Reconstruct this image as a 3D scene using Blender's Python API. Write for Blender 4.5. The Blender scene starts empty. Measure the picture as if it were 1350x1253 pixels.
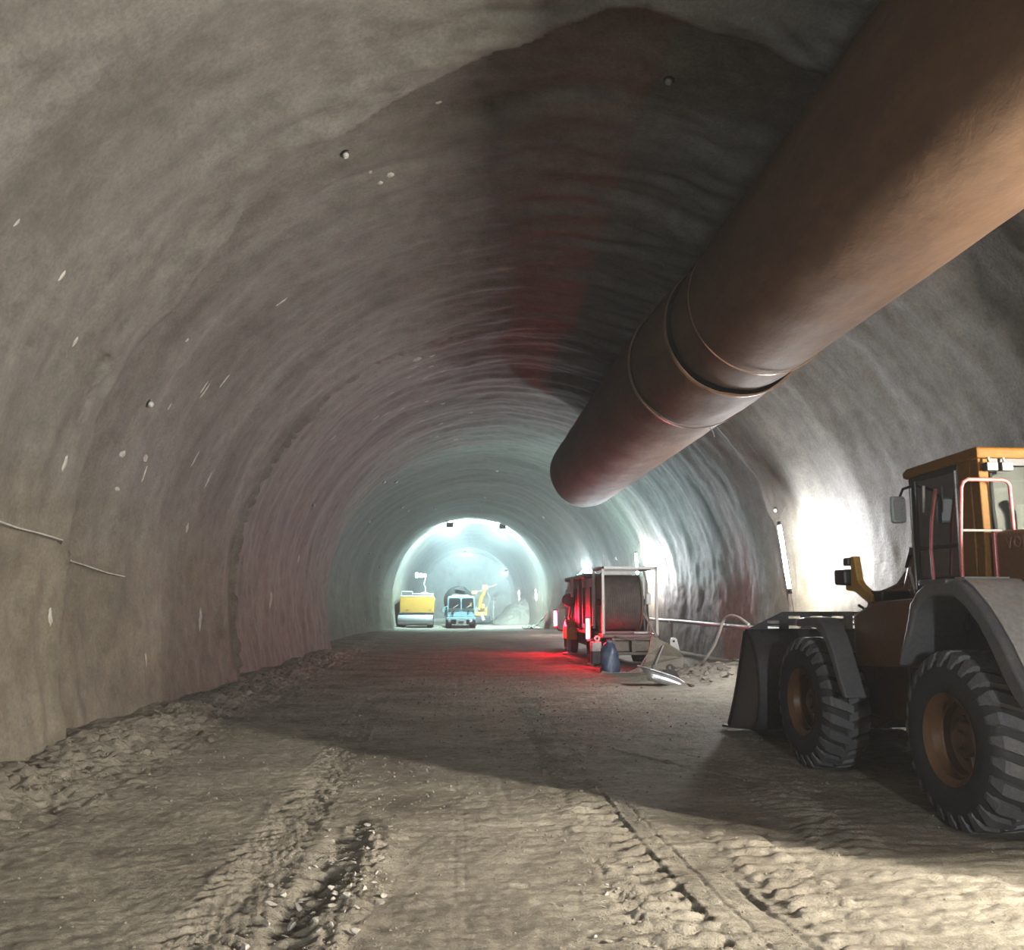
import bpy, math, random
import numpy as np
from mathutils import Vector, Matrix
random.seed(7)
C = bpy.context.scene.collection
SC = bpy.context.scene
PI = math.pi

# ------------------------------------------------------------------ camera
F_PX, W_PX, H_PX = 1200.0, 1350.0, 1253.0
cam_data = bpy.data.cameras.new('camera')
cam_data.sensor_fit = 'HORIZONTAL'
cam_data.sensor_width = 36.0
cam_data.lens = 36.0 * F_PX / W_PX
cam_data.clip_start = 0.05
cam_data.clip_end = 400
cam = bpy.data.objects.new('camera', cam_data)
C.objects.link(cam)
cam.location = (0, 0, 1.85)
cam.rotation_euler = (PI / 2 + 0.1395, 0, -0.0577)
SC.camera = cam

# ------------------------------------------------------------------ world: dusty tunnel air, no sky
world = bpy.data.worlds.new('tunnel_air')
SC.world = world
world.use_nodes = True
wn = world.node_tree.nodes
wn.clear()
w_out = wn.new('ShaderNodeOutputWorld')
w_bg = wn.new('ShaderNodeBackground')
w_bg.inputs['Color'].default_value = (0, 0, 0, 1)
w_bg.inputs['Strength'].default_value = 0
w_vol = wn.new('ShaderNodeVolumeScatter')
w_vol.inputs['Color'].default_value = (0.95, 0.96, 0.97, 1)
w_geo = wn.new('ShaderNodeNewGeometry')
w_sep = wn.new('ShaderNodeSeparateXYZ')
w_map = wn.new('ShaderNodeMapRange')
w_map.interpolation_type = 'SMOOTHSTEP'
w_map.inputs['From Min'].default_value = 8
w_map.inputs['From Max'].default_value = 48
w_map.inputs['To Min'].default_value = 0.0007
w_map.inputs['To Max'].default_value = 0.0058
world.node_tree.links.new(w_geo.outputs['Position'], w_sep.inputs[0])
world.node_tree.links.new(w_sep.outputs['Y'], w_map.inputs['Value'])
world.node_tree.links.new(w_map.outputs[0], w_vol.inputs['Density'])
world.cycles.volume_step_size = 25.0
SC.cycles.volume_max_steps = 16
w_vol.inputs['Anisotropy'].default_value = 0.1
world.node_tree.links.new(w_bg.outputs[0], w_out.inputs['Surface'])
world.node_tree.links.new(w_vol.outputs[0], w_out.inputs['Volume'])

# lamp strengths (radiance of the emitting surfaces)
TUBE_NEAR = 8200.0      # tube beside the loader's rear, just outside the frame
TUBE_FAR = 1300.0       # the tubes further in
FILL_BACK = 5200.0      # unseen fill tube added behind the camera
FLOOD = 23000.0
RED = 450.0
RED_FAR = 1000.0
BEACON = 900.0
WORKLAMP = 6000.0
SC.view_settings.view_transform = 'Standard'
SC.view_settings.look = 'None'
SC.view_settings.gamma = 1
SC.view_settings.use_curve_mapping = False
SC.view_settings.exposure = 0.15
SC.cycles.max_bounces = 8
SC.cycles.diffuse_bounces = 4
SC.cycles.volume_bounces = 0

# ------------------------------------------------------------------ noise and shape of the tunnel
#PURE-BEGIN
def _hash(ix, iy, seed):
    h = (ix.astype(np.int64) * 374761393 + iy.astype(np.int64) * 668265263 + seed * 1442695041) & 0xffffffff
    h = ((h ^ (h >> 13)) * 1274126177) & 0xffffffff
    h = ((h ^ (h >> 16)) * 2246822519) & 0xffffffff
    return ((h ^ (h >> 15)) & 0xffff) / 65535.0


def pn(x, y, seed=0):
    """gradient noise, about -0.7 .. 0.7"""
    x, y = np.broadcast_arrays(np.asarray(x, float), np.asarray(y, float))
    x0 = np.floor(x); y0 = np.floor(y)
    fx = x - x0; fy = y - y0
    sx = fx * fx * fx * (fx * (fx * 6 - 15) + 10); sy = fy * fy * fy * (fy * (fy * 6 - 15) + 10)
    def g(dx, dy):
        a = _hash(x0 + dx, y0 + dy, seed) * 2 * np.pi
        return np.cos(a) * (fx - dx) + np.sin(a) * (fy - dy)
    return (g(0, 0) * (1 - sx) + g(1, 0) * sx) * (1 - sy) + (g(0, 1) * (1 - sx) + g(1, 1) * sx) * sy


def sstep(a, b, x):
    t = np.clip((x - a) / (b - a), 0, 1)
    return t * t * (3 - 2 * t)


U_WALL, ARC_LEN, Z_SPRING = 0.11, 23.7, 2.2
HOLES = [(0.217, 10.7, 0.17, 0.30), (0.207, 9.2, 0.06, 0.2)]      # (u, y, radius, depth)


def tunnel_disp(u, y):
    s = u * ARC_LEN
    yy = y + 0.30 * pn(s * 0.45, y * 0.1, 5) + 0.10 * pn(s * 1.7, y * 0.3, 6)
    yy = yy + 0.16 * pn(s * 1.1, y * 0.2, 7) + 0.05 * pn(s * 4.0, y * 0.6, 8)
    left = 1 - sstep(0.15, 0.45, u)
    right = sstep(0.6, 0.9, u)
    d = np.zeros_like(yy)
    lips = [(-14, 8.6, 0.30), (8.6, 20.2, 0.58), (20.2, 35.3, 0.34)]
    y1 = yy - 12.0 * np.clip(0.51 - u, 0, 0.24)      # the first lip runs askew over the left haunch
    for a, b, A in lips:
        w1 = y1 if a == 8.6 else yy
        m = ((y1 if a == 8.6 else yy) >= a) & ((y1 if b == 8.6 else yy) < b)
        rise = sstep(a, a + 0.15, w1)
        d = np.where(m, A * rise * np.clip(1 - (w1 - a) / (b - a), 0, 1), d)
    m = (yy >= 35.3) & (yy < 65)
    A = 0.45 + 0.8 * left
    prof = np.where(yy < 54, 1.0, 1 - (yy - 54) / 11.0) * sstep(35.3, 35.5, yy)
    d = np.where(m, A * prof, d)
    m = yy >= 95
    d = np.where(m, 0.5 * sstep(95, 95.3, yy) * (1 - (yy - 95) / 40), d)
    # sprayed concrete: soft waves that run round the arch, lumps, fine roughness
    d += 0.13 * pn(yy * 0.58 + 0.12 * s, s * 0.20, 11)
    k = (1 - 0.75 * right) * (1 + 0.7 * np.exp(-((u - 0.52) / 0.13) ** 2))
    d += k * 0.050 * pn(yy * 1.9 + 0.2 * s, s * 0.42, 12)
    d += k * 0.030 * pn(yy * 3.2 + 0.5 * s, s * 0.9, 13)
    d += k * 0.010 * pn(yy * 6.5, s * 2.2, 14)
    d += 0.007 * pn(yy * 13, s * 10, 15)
    for b, amp in ((8.6, 1.0), (20.2, 1.0), (35.3, 0.5)):      # ragged just before and behind each lip
        k = np.exp(-(((y1 if b == 8.6 else yy) - b) / 0.9) ** 2) * amp
        d -= k * (0.05 * np.abs(pn(yy * 3.5, s * 1.1, 21)) + 0.02 * pn(yy * 9, s * 4, 22))
    bead = np.where(y1 < 8.65, np.exp(-((y1 - 8.6) / 0.55) ** 2), 0) * (0.7 + 0.6 * pn(s * 0.8, yy * 0.8, 24))
    d -= 0.16 * bead * sstep(0.24, 0.30, u)
    # lower walls are patchier
    low = (1 - sstep(0.10, 0.21, u)) + sstep(0.79, 0.90, u)
    d += low * (0.045 * pn(y * 1.8, s * 1.7, 31) + 0.020 * pn(y * 5, s * 4.4, 32))
    for hu, hy, r, dep in HOLES:
        rr = np.sqrt(((s - hu * ARC_LEN)) ** 2 + ((y - hy) * 1.0) ** 2 + 1e-9) * (1 + 0.3 * pn(s * 4, y * 4, 40))
        d += dep * (1 - sstep(r * 0.65, r, rr)) - 0.05 * np.exp(-((rr - r * 1.15) / (0.35 * r)) ** 2)
    return d


def tunnel(u, y, extra=0.0):
    """point on the lining; extra moves it outwards"""
    u, y = np.broadcast_arrays(np.asarray(u, float), np.asarray(y, float))
    xl = np.interp(y, [-20, 20, 35, 65, 95, 115], [-4.9, -4.8, -5.0, -4.8, -4.14, -4.1])
    xr = np.interp(y, [-20, 35, 65, 95, 115], [7.3, 7.3, 6.45, 5.9, 6.1])
    hc = np.interp(y, [-20, 58, 65, 95, 115], [8.0, 8.0, 7.87, 7.56, 7.5])
    cx = (xl + xr) / 2; w = (xr - xl) / 2
    tl = np.clip(u / U_WALL, 0, 1); tr = np.clip((1 - u) / U_WALL, 0, 1)
    th = np.pi * (1 - np.clip((u - U_WALL) / (1 - 2 * U_WALL), 0, 1))
    x = cx + w * np.cos(th); z = Z_SPRING + (hc - Z_SPRING) * np.sin(th)
    nx = np.cos(th).copy(); nz = np.sin(th).copy()
    il = u < U_WALL; ir = u > 1 - U_WALL
    x = np.where(il, xl + 0.3 * (1 - tl) ** 2, x); z = np.where(il, -0.45 + 2.65 * tl, z)
    x = np.where(ir, xr - 0.3 * (1 - tr) ** 2, x); z = np.where(ir, -0.45 + 2.65 * tr, z)
    d = tunnel_disp(u, y) + extra
    return np.stack([x + nx * d, y, z + nz * d], -1)


def groove(x, y, pts, w):
    """0..1 mask along a polyline on the ground"""
    m = np.zeros_like(x)
    for (x0, y0), (x1, y1) in zip(pts[:-1], pts[1:]):
        dx, dy = x1 - x0, y1 - y0
        t = np.clip(((x - x0) * dx + (y - y0) * dy) / (dx * dx + dy * dy), 0, 1)
        dd = np.hypot(x - x0 - t * dx, y - y0 - t * dy)
        m = np.maximum(m, np.exp(-(dd / w) ** 2))
    return m


def ground(x, y):
    x, y = np.broadcast_arrays(np.asarray(x, float), np.asarray(y, float))
    near = 1 - sstep(25, 45, y)
    h = 0.035 * pn(x * 0.45, y * 0.4, 51) + 0.014 * pn(x * 1.3, y * 2.2, 52) + near * (
        0.030 * (np.abs(pn(x * 1.5, y * 5.0, 53)) - 0.2) + 0.018 * pn(x * 3.4, y * 10, 54) + 0.013 * pn(x * 10, y * 19, 55)
        + 0.007 * pn(x * 27, y * 33, 56))
    rough = sstep(0.05, 0.35, pn(x * 0.8, y * 0.6, 57))
    h += near * rough * 0.02 * np.abs(pn(x * 3.4, y * 7.5, 58))
    # mud pushed up along both walls
    lb = sstep(-3.5, -4.7, x) * (0.35 + 0.65 * near)
    h += lb * (0.20 + 0.16 * pn(y * 0.7, x * 0.5, 60))
    cl = np.exp(-((x + 4.1) / 0.75) ** 2) * sstep(6, 9, y) * near
    h += cl * (0.13 * np.abs(pn(x * 2.3, y * 1.9, 61)) + 0.085 * np.abs(pn(x * 5.5, y * 4.6, 62)) + 0.03 * pn(x * 13, y * 11, 63))
    h += sstep(6.2, 7.2, x) * 0.3
    mound = np.exp(-((x - 6.1) / 1.0) ** 2 - ((y - 21.8) / 2.6) ** 2)
    h += mound * (0.26 + 0.22 * np.abs(pn(x * 2.6, y * 2.2, 64)) + 0.12 * pn(x * 6, y * 6, 65))
    band = np.exp(-((y - 24) / 4.0) ** 2) * sstep(-1, 3, x)
    h += band * 0.05 * np.abs(pn(x * 1.4, y * 1.6, 66))
    # right tyre track with lug prints
    def track(cx, hw, pitch, chev, dep, lug, y0, y1, seed):
        q = (x - cx) / hw + 0.16 * pn(y * 2, x * 0 + seed, seed) + 0.12 * pn(y * 9, x * 6, seed + 5)
        m = (1 - sstep(0.75, 1.12, np.abs(q))) * sstep(y0, y0 + 0.5, y) * (1 - sstep(y1 - 1.5, y1, y))
        ph = (y + chev * np.abs(q) * hw + 0.05 * pn(x * 2, y * 1.5, seed + 1) + 0.035 * pn(x * 9, y * 6, seed + 6)) / pitch
        w = 0.5 + 0.5 * np.sin(2 * np.pi * ph)
        w = sstep(0.32, 0.72, w)
        k = np.clip(0.95 + 0.8 * pn(y * 0.9, x * 2, seed + 2) + 0.7 * pn(y * 8, x * 6, seed + 7), 0.1, 1.5)
        e = np.exp(-((np.abs(q) - 1.08) / 0.12) ** 2) * sstep(y0, y0 + 0.5, y) * (1 - sstep(y1 - 1.5, y1, y))
        return m * (-dep + lug * w * k) + e * 0.030 * np.clip(pn(y * 1.3, x * 2, seed + 3) * 1.5, 0, 1) * (0.6 + pn(y * 6, x * 9, seed + 4))
    cr = np.interp(y, [4, 5.3, 8.75, 14.8, 22], [1.33, 1.29, 1.16, 1.24, 1.30])
    h += track(cr, 0.25, 0.21, -0.25, 0.03, 0.045, 3.0, 19, 71)
    cl2 = np.interp(y, [4, 6.2, 9, 16, 22], [-1.42, -1.36, -1.42, -1.58, -1.7])
    h += track(cl2, 0.26, 0.17, 0.45, 0.02, 0.03, 3.0, 19.5, 75)
    fine = (1 - sstep(0.8, 1.0, np.abs((x - cl2) / 0.26))) * (1 - sstep(8, 10, y))
    h += fine * 0.004 * np.sin(2 * np.pi * (x - cl2 + 0.02 * np.sin(y * 20)) / 0.065)
    cm = np.interp(y, [4, 9, 12], [2.25, 2.2, 2.1])
    h += track(cm, 0.22, 0.20, 0.1, 0.01, 0.04, 4.5, 8.3, 79)
    ck = np.interp(y, [6, 10], [3.0, 3.05])
    h += track(ck, 0.28, 0.17, 0.1, 0.015, 0.035, 6.7, 10.5, 83)
    ce = np.interp(y, [4, 8], [3.6, 3.4])
    h += track(ce, 0.3, 0.24, -0.2, 0.01, 0.03, 3.5, 7.2, 87)
    # deep gouge beside the left track
    gx = np.interp(y, [4, 5.4, 6.5, 8.1, 9], [-1.03, -0.98, -0.9, -0.86, -0.8])
    gm = np.exp(-((x - gx) / 0.11) ** 2) * sstep(3.5, 5, y) * (1 - sstep(7.6, 8.6, y))
    h -= gm * np.clip(0.055 + 0.09 * pn(y * 4, x * 5, 90) + 0.05 * pn(y * 11, x * 9, 92), 0, 0.12)
    gr = np.exp(-((x - gx - 0.28) / 0.16) ** 2) * sstep(3.5, 5, y) * (1 - sstep(7.4, 8.4, y))
    h += gr * (0.015 + 0.07 * np.abs(pn(x * 7, y * 5, 91)) + 0.05 * np.abs(pn(x * 17, y * 15, 93)))
    for pts, w, dep in (
        ([(1.52, 4.5), (1.50, 5.27), (1.43, 7.6), (1.40, 9.2)], 0.014, 0.018),
        ([(1.74, 4.5), (1.70, 5.3), (1.62, 7.5), (1.56, 9.0)], 0.012, 0.014),
        ([(1.98, 4.5), (1.92, 5.3), (1.83, 6.6)], 0.02, 0.02),
        ([(0.0, 4.5), (-0.02, 8.5), (-0.03, 13)], 0.010, 0.005),
        ([(0.07, 4.5), (0.05, 8.5)], 0.008, 0.004),
        ([(0.46, 8.5), (0.5, 20)], 0.03, 0.005),
        ([(-0.45, 13), (-0.4, 22)], 0.06, 0.007),
        ([(-0.05, 12), (0.0, 24)], 0.06, 0.007),
        ([(1.5, 12.4), (2.5, 10.8), (3.6, 9.6)], 0.03, 0.025),
        ([(1.9, 11.9), (2.8, 10.2), (3.7, 9.1)], 0.03, 0.025),
        ([(2.2, 12.6), (3.0, 11.2), (4.0, 10.2)], 0.03, 0.022),
        ([(2.2, 10.6), (3.0, 9.3), (3.9, 8.3)], 0.03, 0.02),
    ):
        dep = dep * np.clip(0.7 + 1.2 * pn(y * 1.7, x * 3, int(pts[0][0] * 100) + 500), 0, 1.2)
        g = groove(x, y, pts, w)
        h += -dep * g + 0.4 * dep * (groove(x, y, [(a + 2.2 * w, b) for a, b in pts], w))
    # where the loader's tyres have sunk in
    for tx, ty in ((4.4, 7.7), (4.27, 10.7), (6.36, 7.8), (6.23, 10.8)):
        r2 = ((x - tx) / 0.34) ** 2 + ((y - ty) / 0.36) ** 2
        h = np.where(r2 < 4, h * sstep(0.8, 1.9, r2) - 0.045 * (1 - sstep(0.9, 1.5, r2)), h)
    h -= 0.05 * (1 - sstep(0, 1, np.hypot(x - 4.2, y - 25)))
    return h
#PURE-END


def gz(x, y):
    return float(ground(np.array([x]), np.array([y]))[0])


# ------------------------------------------------------------------ materials
def new_mat(name):
    m = bpy.data.materials.new(name)
    m.use_nodes = True
    nt = m.node_tree
    nt.nodes.clear()
    out = nt.nodes.new('ShaderNodeOutputMaterial')
    return m, nt, out


def nd(nt, typ, **kw):
    n = nt.nodes.new(typ)
    for k, v in kw.items():
        setattr(n, k, v)
    return n


def ramp(nt, fac, stops):
    r = nd(nt, 'ShaderNodeValToRGB')
    els = r.color_ramp.elements
    while len(els) < len(stops):
        els.new(0.5)
    for e, (p, c) in zip(els, stops):
        e.position = p
        e.color = (*c, 1) if len(c) == 3 else c
    nt.links.new(fac, r.inputs['Fac'])
    return r.outputs['Color']


def noise(nt, scale, detail=4, rough=0.55, vec=None, mapscale=None):
    n = nd(nt, 'ShaderNodeTexNoise')
    n.inputs['Scale'].default_value = scale
    n.inputs['Detail'].default_value = detail
    n.inputs['Roughness'].default_value = rough
    if vec is None:
        tc = nd(nt, 'ShaderNodeTexCoord')
        vec = tc.outputs['Object']
    if mapscale:
        mp = nd(nt, 'ShaderNodeMapping')
        mp.inputs['Scale'].default_value = mapscale
        nt.links.new(vec, mp.inputs['Vector'])
        vec = mp.outputs['Vector']
    nt.links.new(vec, n.inputs['Vector'])
    return n.outputs['Fac']


def mixc(nt, fac, a, b, mode='MIX'):
    n = nd(nt, 'ShaderNodeMix', data_type='RGBA', blend_type=mode)
    for sock, val in ((n.inputs[0], fac), (n.inputs[6], a), (n.inputs[7], b)):
        if hasattr(val, 'is_linked') or hasattr(val, 'links'):
            nt.links.new(val, sock)
        elif isinstance(val, (int, float)):
            sock.default_value = val
        else:
            sock.default_value = (*val, 1)
    return n.outputs[2]


def bump(nt, h, strength, dist, prev=None):
    b = nd(nt, 'ShaderNodeBump')
    b.inputs['Strength'].default_value = strength
    b.inputs['Distance'].default_value = dist
    nt.links.new(h, b.inputs['Height'])
    if prev is not None:
        nt.links.new(prev, b.inputs['Normal'])
    return b.outputs['Normal']


def paint(name, col, rough=0.5, metal=0.0, dirt=(0.16, 0.13, 0.10), amount=0.35, scale=4.0, bmp=0.0, coat=0.0, spec=0.5):
    """a painted or bare surface with dust and blotches"""
    m, nt, out = new_mat(name)
    p = nd(nt, 'ShaderNodeBsdfPrincipled')
    n1 = noise(nt, scale, 6, 0.65)
    n2 = noise(nt, scale * 9, 3, 0.6)
    f = ramp(nt, n1, [(0.40, (0, 0, 0)), (0.72, (amount,) * 3)])
    c = mixc(nt, f, col, dirt)
    f2 = ramp(nt, n2, [(0.35, (0.82,) * 3), (0.7, (1.1,) * 3)])
    c = mixc(nt, 1.0, c, f2, 'MULTIPLY')
    nt.links.new(c, p.inputs['Base Color'])
    p.inputs['Roughness'].default_value = rough
    p.inputs['Metallic'].default_value = metal
    p.inputs['Coat Weight'].default_value = coat
    p.inputs['Specular IOR Level'].default_value = spec
    if bmp:
        nt.links.new(bump(nt, n2, bmp, 0.02), p.inputs['Normal'])
    nt.links.new(p.outputs[0], out.inputs['Surface'])
    return m


def emit(name, col, strength):
    m, nt, out = new_mat(name)
    e = nd(nt, 'ShaderNodeEmission')
    e.inputs['Color'].default_value = (*col, 1)
    e.inputs['Strength'].default_value = strength
    nt.links.new(e.outputs[0], out.inputs['Surface'])
    return m


def glass(name, tint, refl=0.25):
    m, nt, out = new_mat(name)
    t = nd(nt, 'ShaderNodeBsdfTransparent')
    t.inputs['Color'].default_value = (*tint, 1)
    g = nd(nt, 'ShaderNodeBsdfGlossy')
    g.inputs['Roughness'].default_value = 0.04
    g.inputs['Color'].default_value = (0.9, 0.95, 0.93, 1)
    fr = nd(nt, 'ShaderNodeFresnel')
    fr.inputs['IOR'].default_value = 1.5
    add = nd(nt, 'ShaderNodeMath', operation='ADD')
    add.inputs[1].default_value = refl * 0.3
    nt.links.new(fr.outputs[0], add.inputs[0])
    mx = nd(nt, 'ShaderNodeMixShader')
    nt.links.new(add.outputs[0], mx.inputs[0])
    nt.links.new(t.outputs[0], mx.inputs[1])
    nt.links.new(g.outputs[0], mx.inputs[2])
    d = nd(nt, 'ShaderNodeBsdfDiffuse')           # film of dust
    d.inputs['Color'].default_value = (0.12, 0.13, 0.12, 1)
    mx2 = nd(nt, 'ShaderNodeMixShader')
    mx2.inputs[0].default_value = 0.02
    nt.links.new(mx.outputs[0], mx2.inputs[1])
    nt.links.new(d.outputs[0], mx2.inputs[2])
    nt.links.new(mx2.outputs[0], out.inputs['Surface'])
    return m


def shotcrete():
    m, nt, out = new_mat('shotcrete')
    p = nd(nt, 'ShaderNodeBsdfPrincipled')
    tc = nd(nt, 'ShaderNodeTexCoord')
    sep = nd(nt, 'ShaderNodeSeparateXYZ')
    nt.links.new(tc.outputs['Object'], sep.inputs[0])
    streak = noise(nt, 1.0, 5, 0.6, mapscale=(0.2, 0.9, 0.2))
    blotch = noise(nt, 0.6, 6, 0.62)
    fine = noise(nt, 22, 5, 0.65)
    grain = noise(nt, 120, 3, 0.6)
    grey = ramp(nt, streak, [(0.30, (0.052, 0.048, 0.042)), (0.5, (0.086, 0.082, 0.074)), (0.70, (0.122, 0.118, 0.110))])
    tan = ramp(nt, blotch, [(0.28, (0.066, 0.058, 0.041)), (0.5, (0.10, 0.088, 0.064)), (0.75, (0.135, 0.122, 0.095))])
    zz = nd(nt, 'ShaderNodeMath', operation='MULTIPLY_ADD')     # mud-splashed up to about 3 m, ragged upper border
    zz.inputs[1].default_value = 2.4
    nt.links.new(blotch, zz.inputs[0])
    nt.links.new(sep.outputs['Z'], zz.inputs[2])
    mr = nd(nt, 'ShaderNodeMapRange', interpolation_type='SMOOTHSTEP')
    mr.inputs['From Min'].default_value = 3.2
    mr.inputs['From Max'].default_value = 5.4
    mr.inputs['To Min'].default_value = 1.0
    mr.inputs['To Max'].default_value = 0.12
    nt.links.new(zz.outputs[0], mr.inputs['Value'])
    c = mixc(nt, mr.outputs[0], grey, tan)
    ff = ramp(nt, fine, [(0.3, (0.74,) * 3), (0.7, (1.2,) * 3)])
    c = mixc(nt, 1.0, c, ff, 'MULTIPLY')
    spot = noise(nt, 3.2, 5, 0.6)
    c = mixc(nt, 1.0, c, ramp(nt, spot, [(0.33, (0.78, 0.77, 0.75)), (0.5, (1.0, 1.0, 1.0)), (0.68, (1.22, 1.22, 1.2))]), 'MULTIPLY')
    nt.links.new(c, p.inputs['Base Color'])
    p.inputs['Roughness'].default_value = 0.72
    p.inputs['Specular IOR Level'].default_value = 0.35
    b1 = bump(nt, fine, 0.35, 0.03)
    b2 = bump(nt, grain, 0.25, 0.008, b1)
    nt.links.new(b2, p.inputs['Normal'])
    nt.links.new(p.outputs[0], out.inputs['Surface'])
    return m


def dirt():
    m, nt, out = new_mat('tunnel_dirt')
    p = nd(nt, 'ShaderNodeBsdfPrincipled')
    n1 = noise(nt, 0.7, 6, 0.65, mapscale=(1, 1.4, 1))
    n2 = noise(nt, 6, 6, 0.7, mapscale=(0.8, 2.2, 1))
    n3 = noise(nt, 70, 4, 0.7)
    c1 = ramp(nt, n1, [(0.30, (0.155, 0.134, 0.104)), (0.5, (0.255, 0.229, 0.183)), (0.72, (0.345, 0.313, 0.256))])
    c2 = ramp(nt, n2, [(0.30, (0.62, 0.60, 0.57)), (0.52, (1.0, 1.0, 1.0)), (0.75, (1.25, 1.25, 1.24))])
    c = mixc(nt, 1.0, c1, c2, 'MULTIPLY')
    c3 = ramp(nt, n3, [(0.3, (0.75,) * 3), (0.7, (1.2,) * 3)])
    c = mixc(nt, 1.0, c, c3, 'MULTIPLY')
    nt.links.new(c, p.inputs['Base Color'])
    p.inputs['Roughness'].default_value = 0.8
    p.inputs['Specular IOR Level'].default_value = 0.3
    b1 = bump(nt, n2, 0.7, 0.04)
    n4 = noise(nt, 30, 6, 0.75, mapscale=(1, 1.5, 1))
    b1 = bump(nt, n4, 0.9, 0.035, b1)
    b2 = bump(nt, n3, 0.8, 0.015, b1)
    nt.links.new(b2, p.inputs['Normal'])
    nt.links.new(p.outputs[0], out.inputs['Surface'])
    return m


def duct_cloth():
    m, nt, out = new_mat('duct_cloth')
    p = nd(nt, 'ShaderNodeBsdfPrincipled')
    n1 = noise(nt, 1.2, 6, 0.65, mapscale=(1.5, 0.35, 1.5))
    n2 = noise(nt, 9, 4, 0.65, mapscale=(1, 0.5, 1))
    c = ramp(nt, n1, [(0.25, (0.044, 0.0225, 0.0115)), (0.5, (0.068, 0.037, 0.0195)), (0.78, (0.094, 0.057, 0.032))])
    f = ramp(nt, n2, [(0.3, (0.85,) * 3), (0.7, (1.1,) * 3)])
    c = mixc(nt, 1.0, c, f, 'MULTIPLY')
    nt.links.new(c, p.inputs['Base Color'])
    p.inputs['Roughness'].default_value = 0.75
    p.inputs['Specular IOR Level'].default_value = 0.3
    nt.links.new(bump(nt, n2, 0.25, 0.03), p.inputs['Normal'])
    nt.links.new(p.outputs[0], out.inputs['Surface'])
    return m


M = {}
M['shotcrete'] = shotcrete()
M['dirt'] = dirt()
M['duct'] = duct_cloth()
M['stone'] = paint('pale_stone', (0.40, 0.38, 0.335), 0.85, dirt=(0.15, 0.13, 0.10), amount=0.8, scale=9, bmp=0.5)
M['rock'] = paint('broken_rock', (0.20, 0.18, 0.145), 0.9, dirt=(0.09, 0.075, 0.055), amount=0.8, scale=6, bmp=0.6)
M['lump'] = paint('mud_lumps', (0.19, 0.17, 0.135), 0.9, dirt=(0.11, 0.094, 0.072), amount=0.8, scale=6, bmp=0.6)
M['rubber'] = paint('rubber', (0.006, 0.006, 0.0068), 0.75, dirt=(0.02, 0.0185, 0.017), amount=0.5, scale=5, bmp=0.2)
M['tread'] = paint('worn_tread', (0.055, 0.056, 0.062), 0.6, dirt=(0.09, 0.085, 0.077), amount=0.7, scale=6, bmp=0.3)
M['orange'] = paint('orange_paint', (0.115, 0.046, 0.010), 0.42, dirt=(0.045, 0.027, 0.015), amount=0.55, scale=3)
M['cab_orange'] = paint('cab_orange', (0.115, 0.050, 0.0065), 0.6, dirt=(0.09, 0.05, 0.015), amount=0.4, scale=3, spec=0.15)
M['lit_grey'] = paint('lit_fender_grey', (0.27, 0.265, 0.26), 0.5, dirt=(0.22, 0.18, 0.14), amount=0.6, scale=2.5)  # fender grey made paler to stand for light falling on it
M['yellow'] = paint('yellow_paint', (0.33, 0.175, 0.028), 0.4, dirt=(0.2, 0.13, 0.05), amount=0.35, scale=3)
M['rim'] = paint('rim_paint', (0.085, 0.038, 0.014), 0.35, dirt=(0.035, 0.021, 0.014), amount=0.6, scale=5)
M['grey'] = paint('grey_plastic', (0.062, 0.065, 0.073), 0.45, dirt=(0.10, 0.093, 0.083), amount=0.6, scale=3)
M['dark'] = paint('dark_steel', (0.009, 0.0088, 0.0085), 0.5, dirt=(0.025,0.021,0.017), amount=0.5, scale=5)
M['black'] = paint('black_trim', (0.006,0.006,0.0065), 0.4, dirt=(0.02,0.019,0.017), amount=0.4, scale=6)
M['steel'] = paint('worn_steel', (0.07, 0.071, 0.077), 0.42, metal=0.4, dirt=(0.06,0.05,0.04), amount=0.7, scale=4, bmp=0.15)
M['bright_steel'] = paint('bright_steel', (0.5,0.5,0.51), 0.28, metal=0.9, dirt=(0.4, 0.35, 0.28), amount=0.4, scale=6)
M['galv'] = paint('galvanised_steel', (0.27, 0.27, 0.265), 0.45, metal=0.3, dirt=(0.18, 0.16, 0.135), amount=0.5, scale=6)
M['red'] = paint('red_rail_paint', (0.30, 0.05, 0.05), 0.4, dirt=(0.4, 0.2, 0.16), amount=0.4, scale=8)
M['redpaint'] = paint('red_machine_paint', (0.11, 0.011, 0.010), 0.45, dirt=(0.05, 0.03, 0.025), amount=0.5, scale=3)
M['white'] = paint('white_paint', (0.40, 0.40, 0.39), 0.5, dirt=(0.2,0.18,0.15), amount=0.4, scale=6)
M['lime'] = paint('lime_deposit', (0.33, 0.315, 0.28), 0.8, dirt=(0.16, 0.15, 0.125), amount=0.9, scale=14)
M['blue'] = paint('blue_plastic', (0.035, 0.06, 0.12), 0.4, dirt=(0.2, 0.2, 0.2), amount=0.5, scale=5)
M['lightblue'] = paint('light_blue_paint', (0.21, 0.34, 0.375), 0.45, dirt=(0.17,0.18,0.175), amount=0.35, scale=3)
M['cable'] = paint('black_cable', (0.12, 0.10, 0.094), 0.6, dirt=(0.24, 0.2, 0.17), amount=0.6, scale=4)
M['hose'] = paint('grey_hose', (0.19, 0.178, 0.155), 0.7, dirt=(0.25, 0.21, 0.16), amount=0.6, scale=4)
M['brown'] = paint('rusty_plate', (0.15, 0.132, 0.10), 0.6, metal=0.1, dirt=(0.09, 0.07, 0.045), amount=0.8, scale=4, bmp=0.2)
M['glass'] = glass('cab_glass', (0.42, 0.50, 0.46), 0.5)
M['mirror'] = paint('mirror_back', (0.35, 0.42, 0.43), 0.2, metal=0.5, amount=0.2)
M['lens'] = paint('lamp_lens', (0.4,0.4,0.42), 0.15, metal=0.6, amount=0.15, scale=20)
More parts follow.
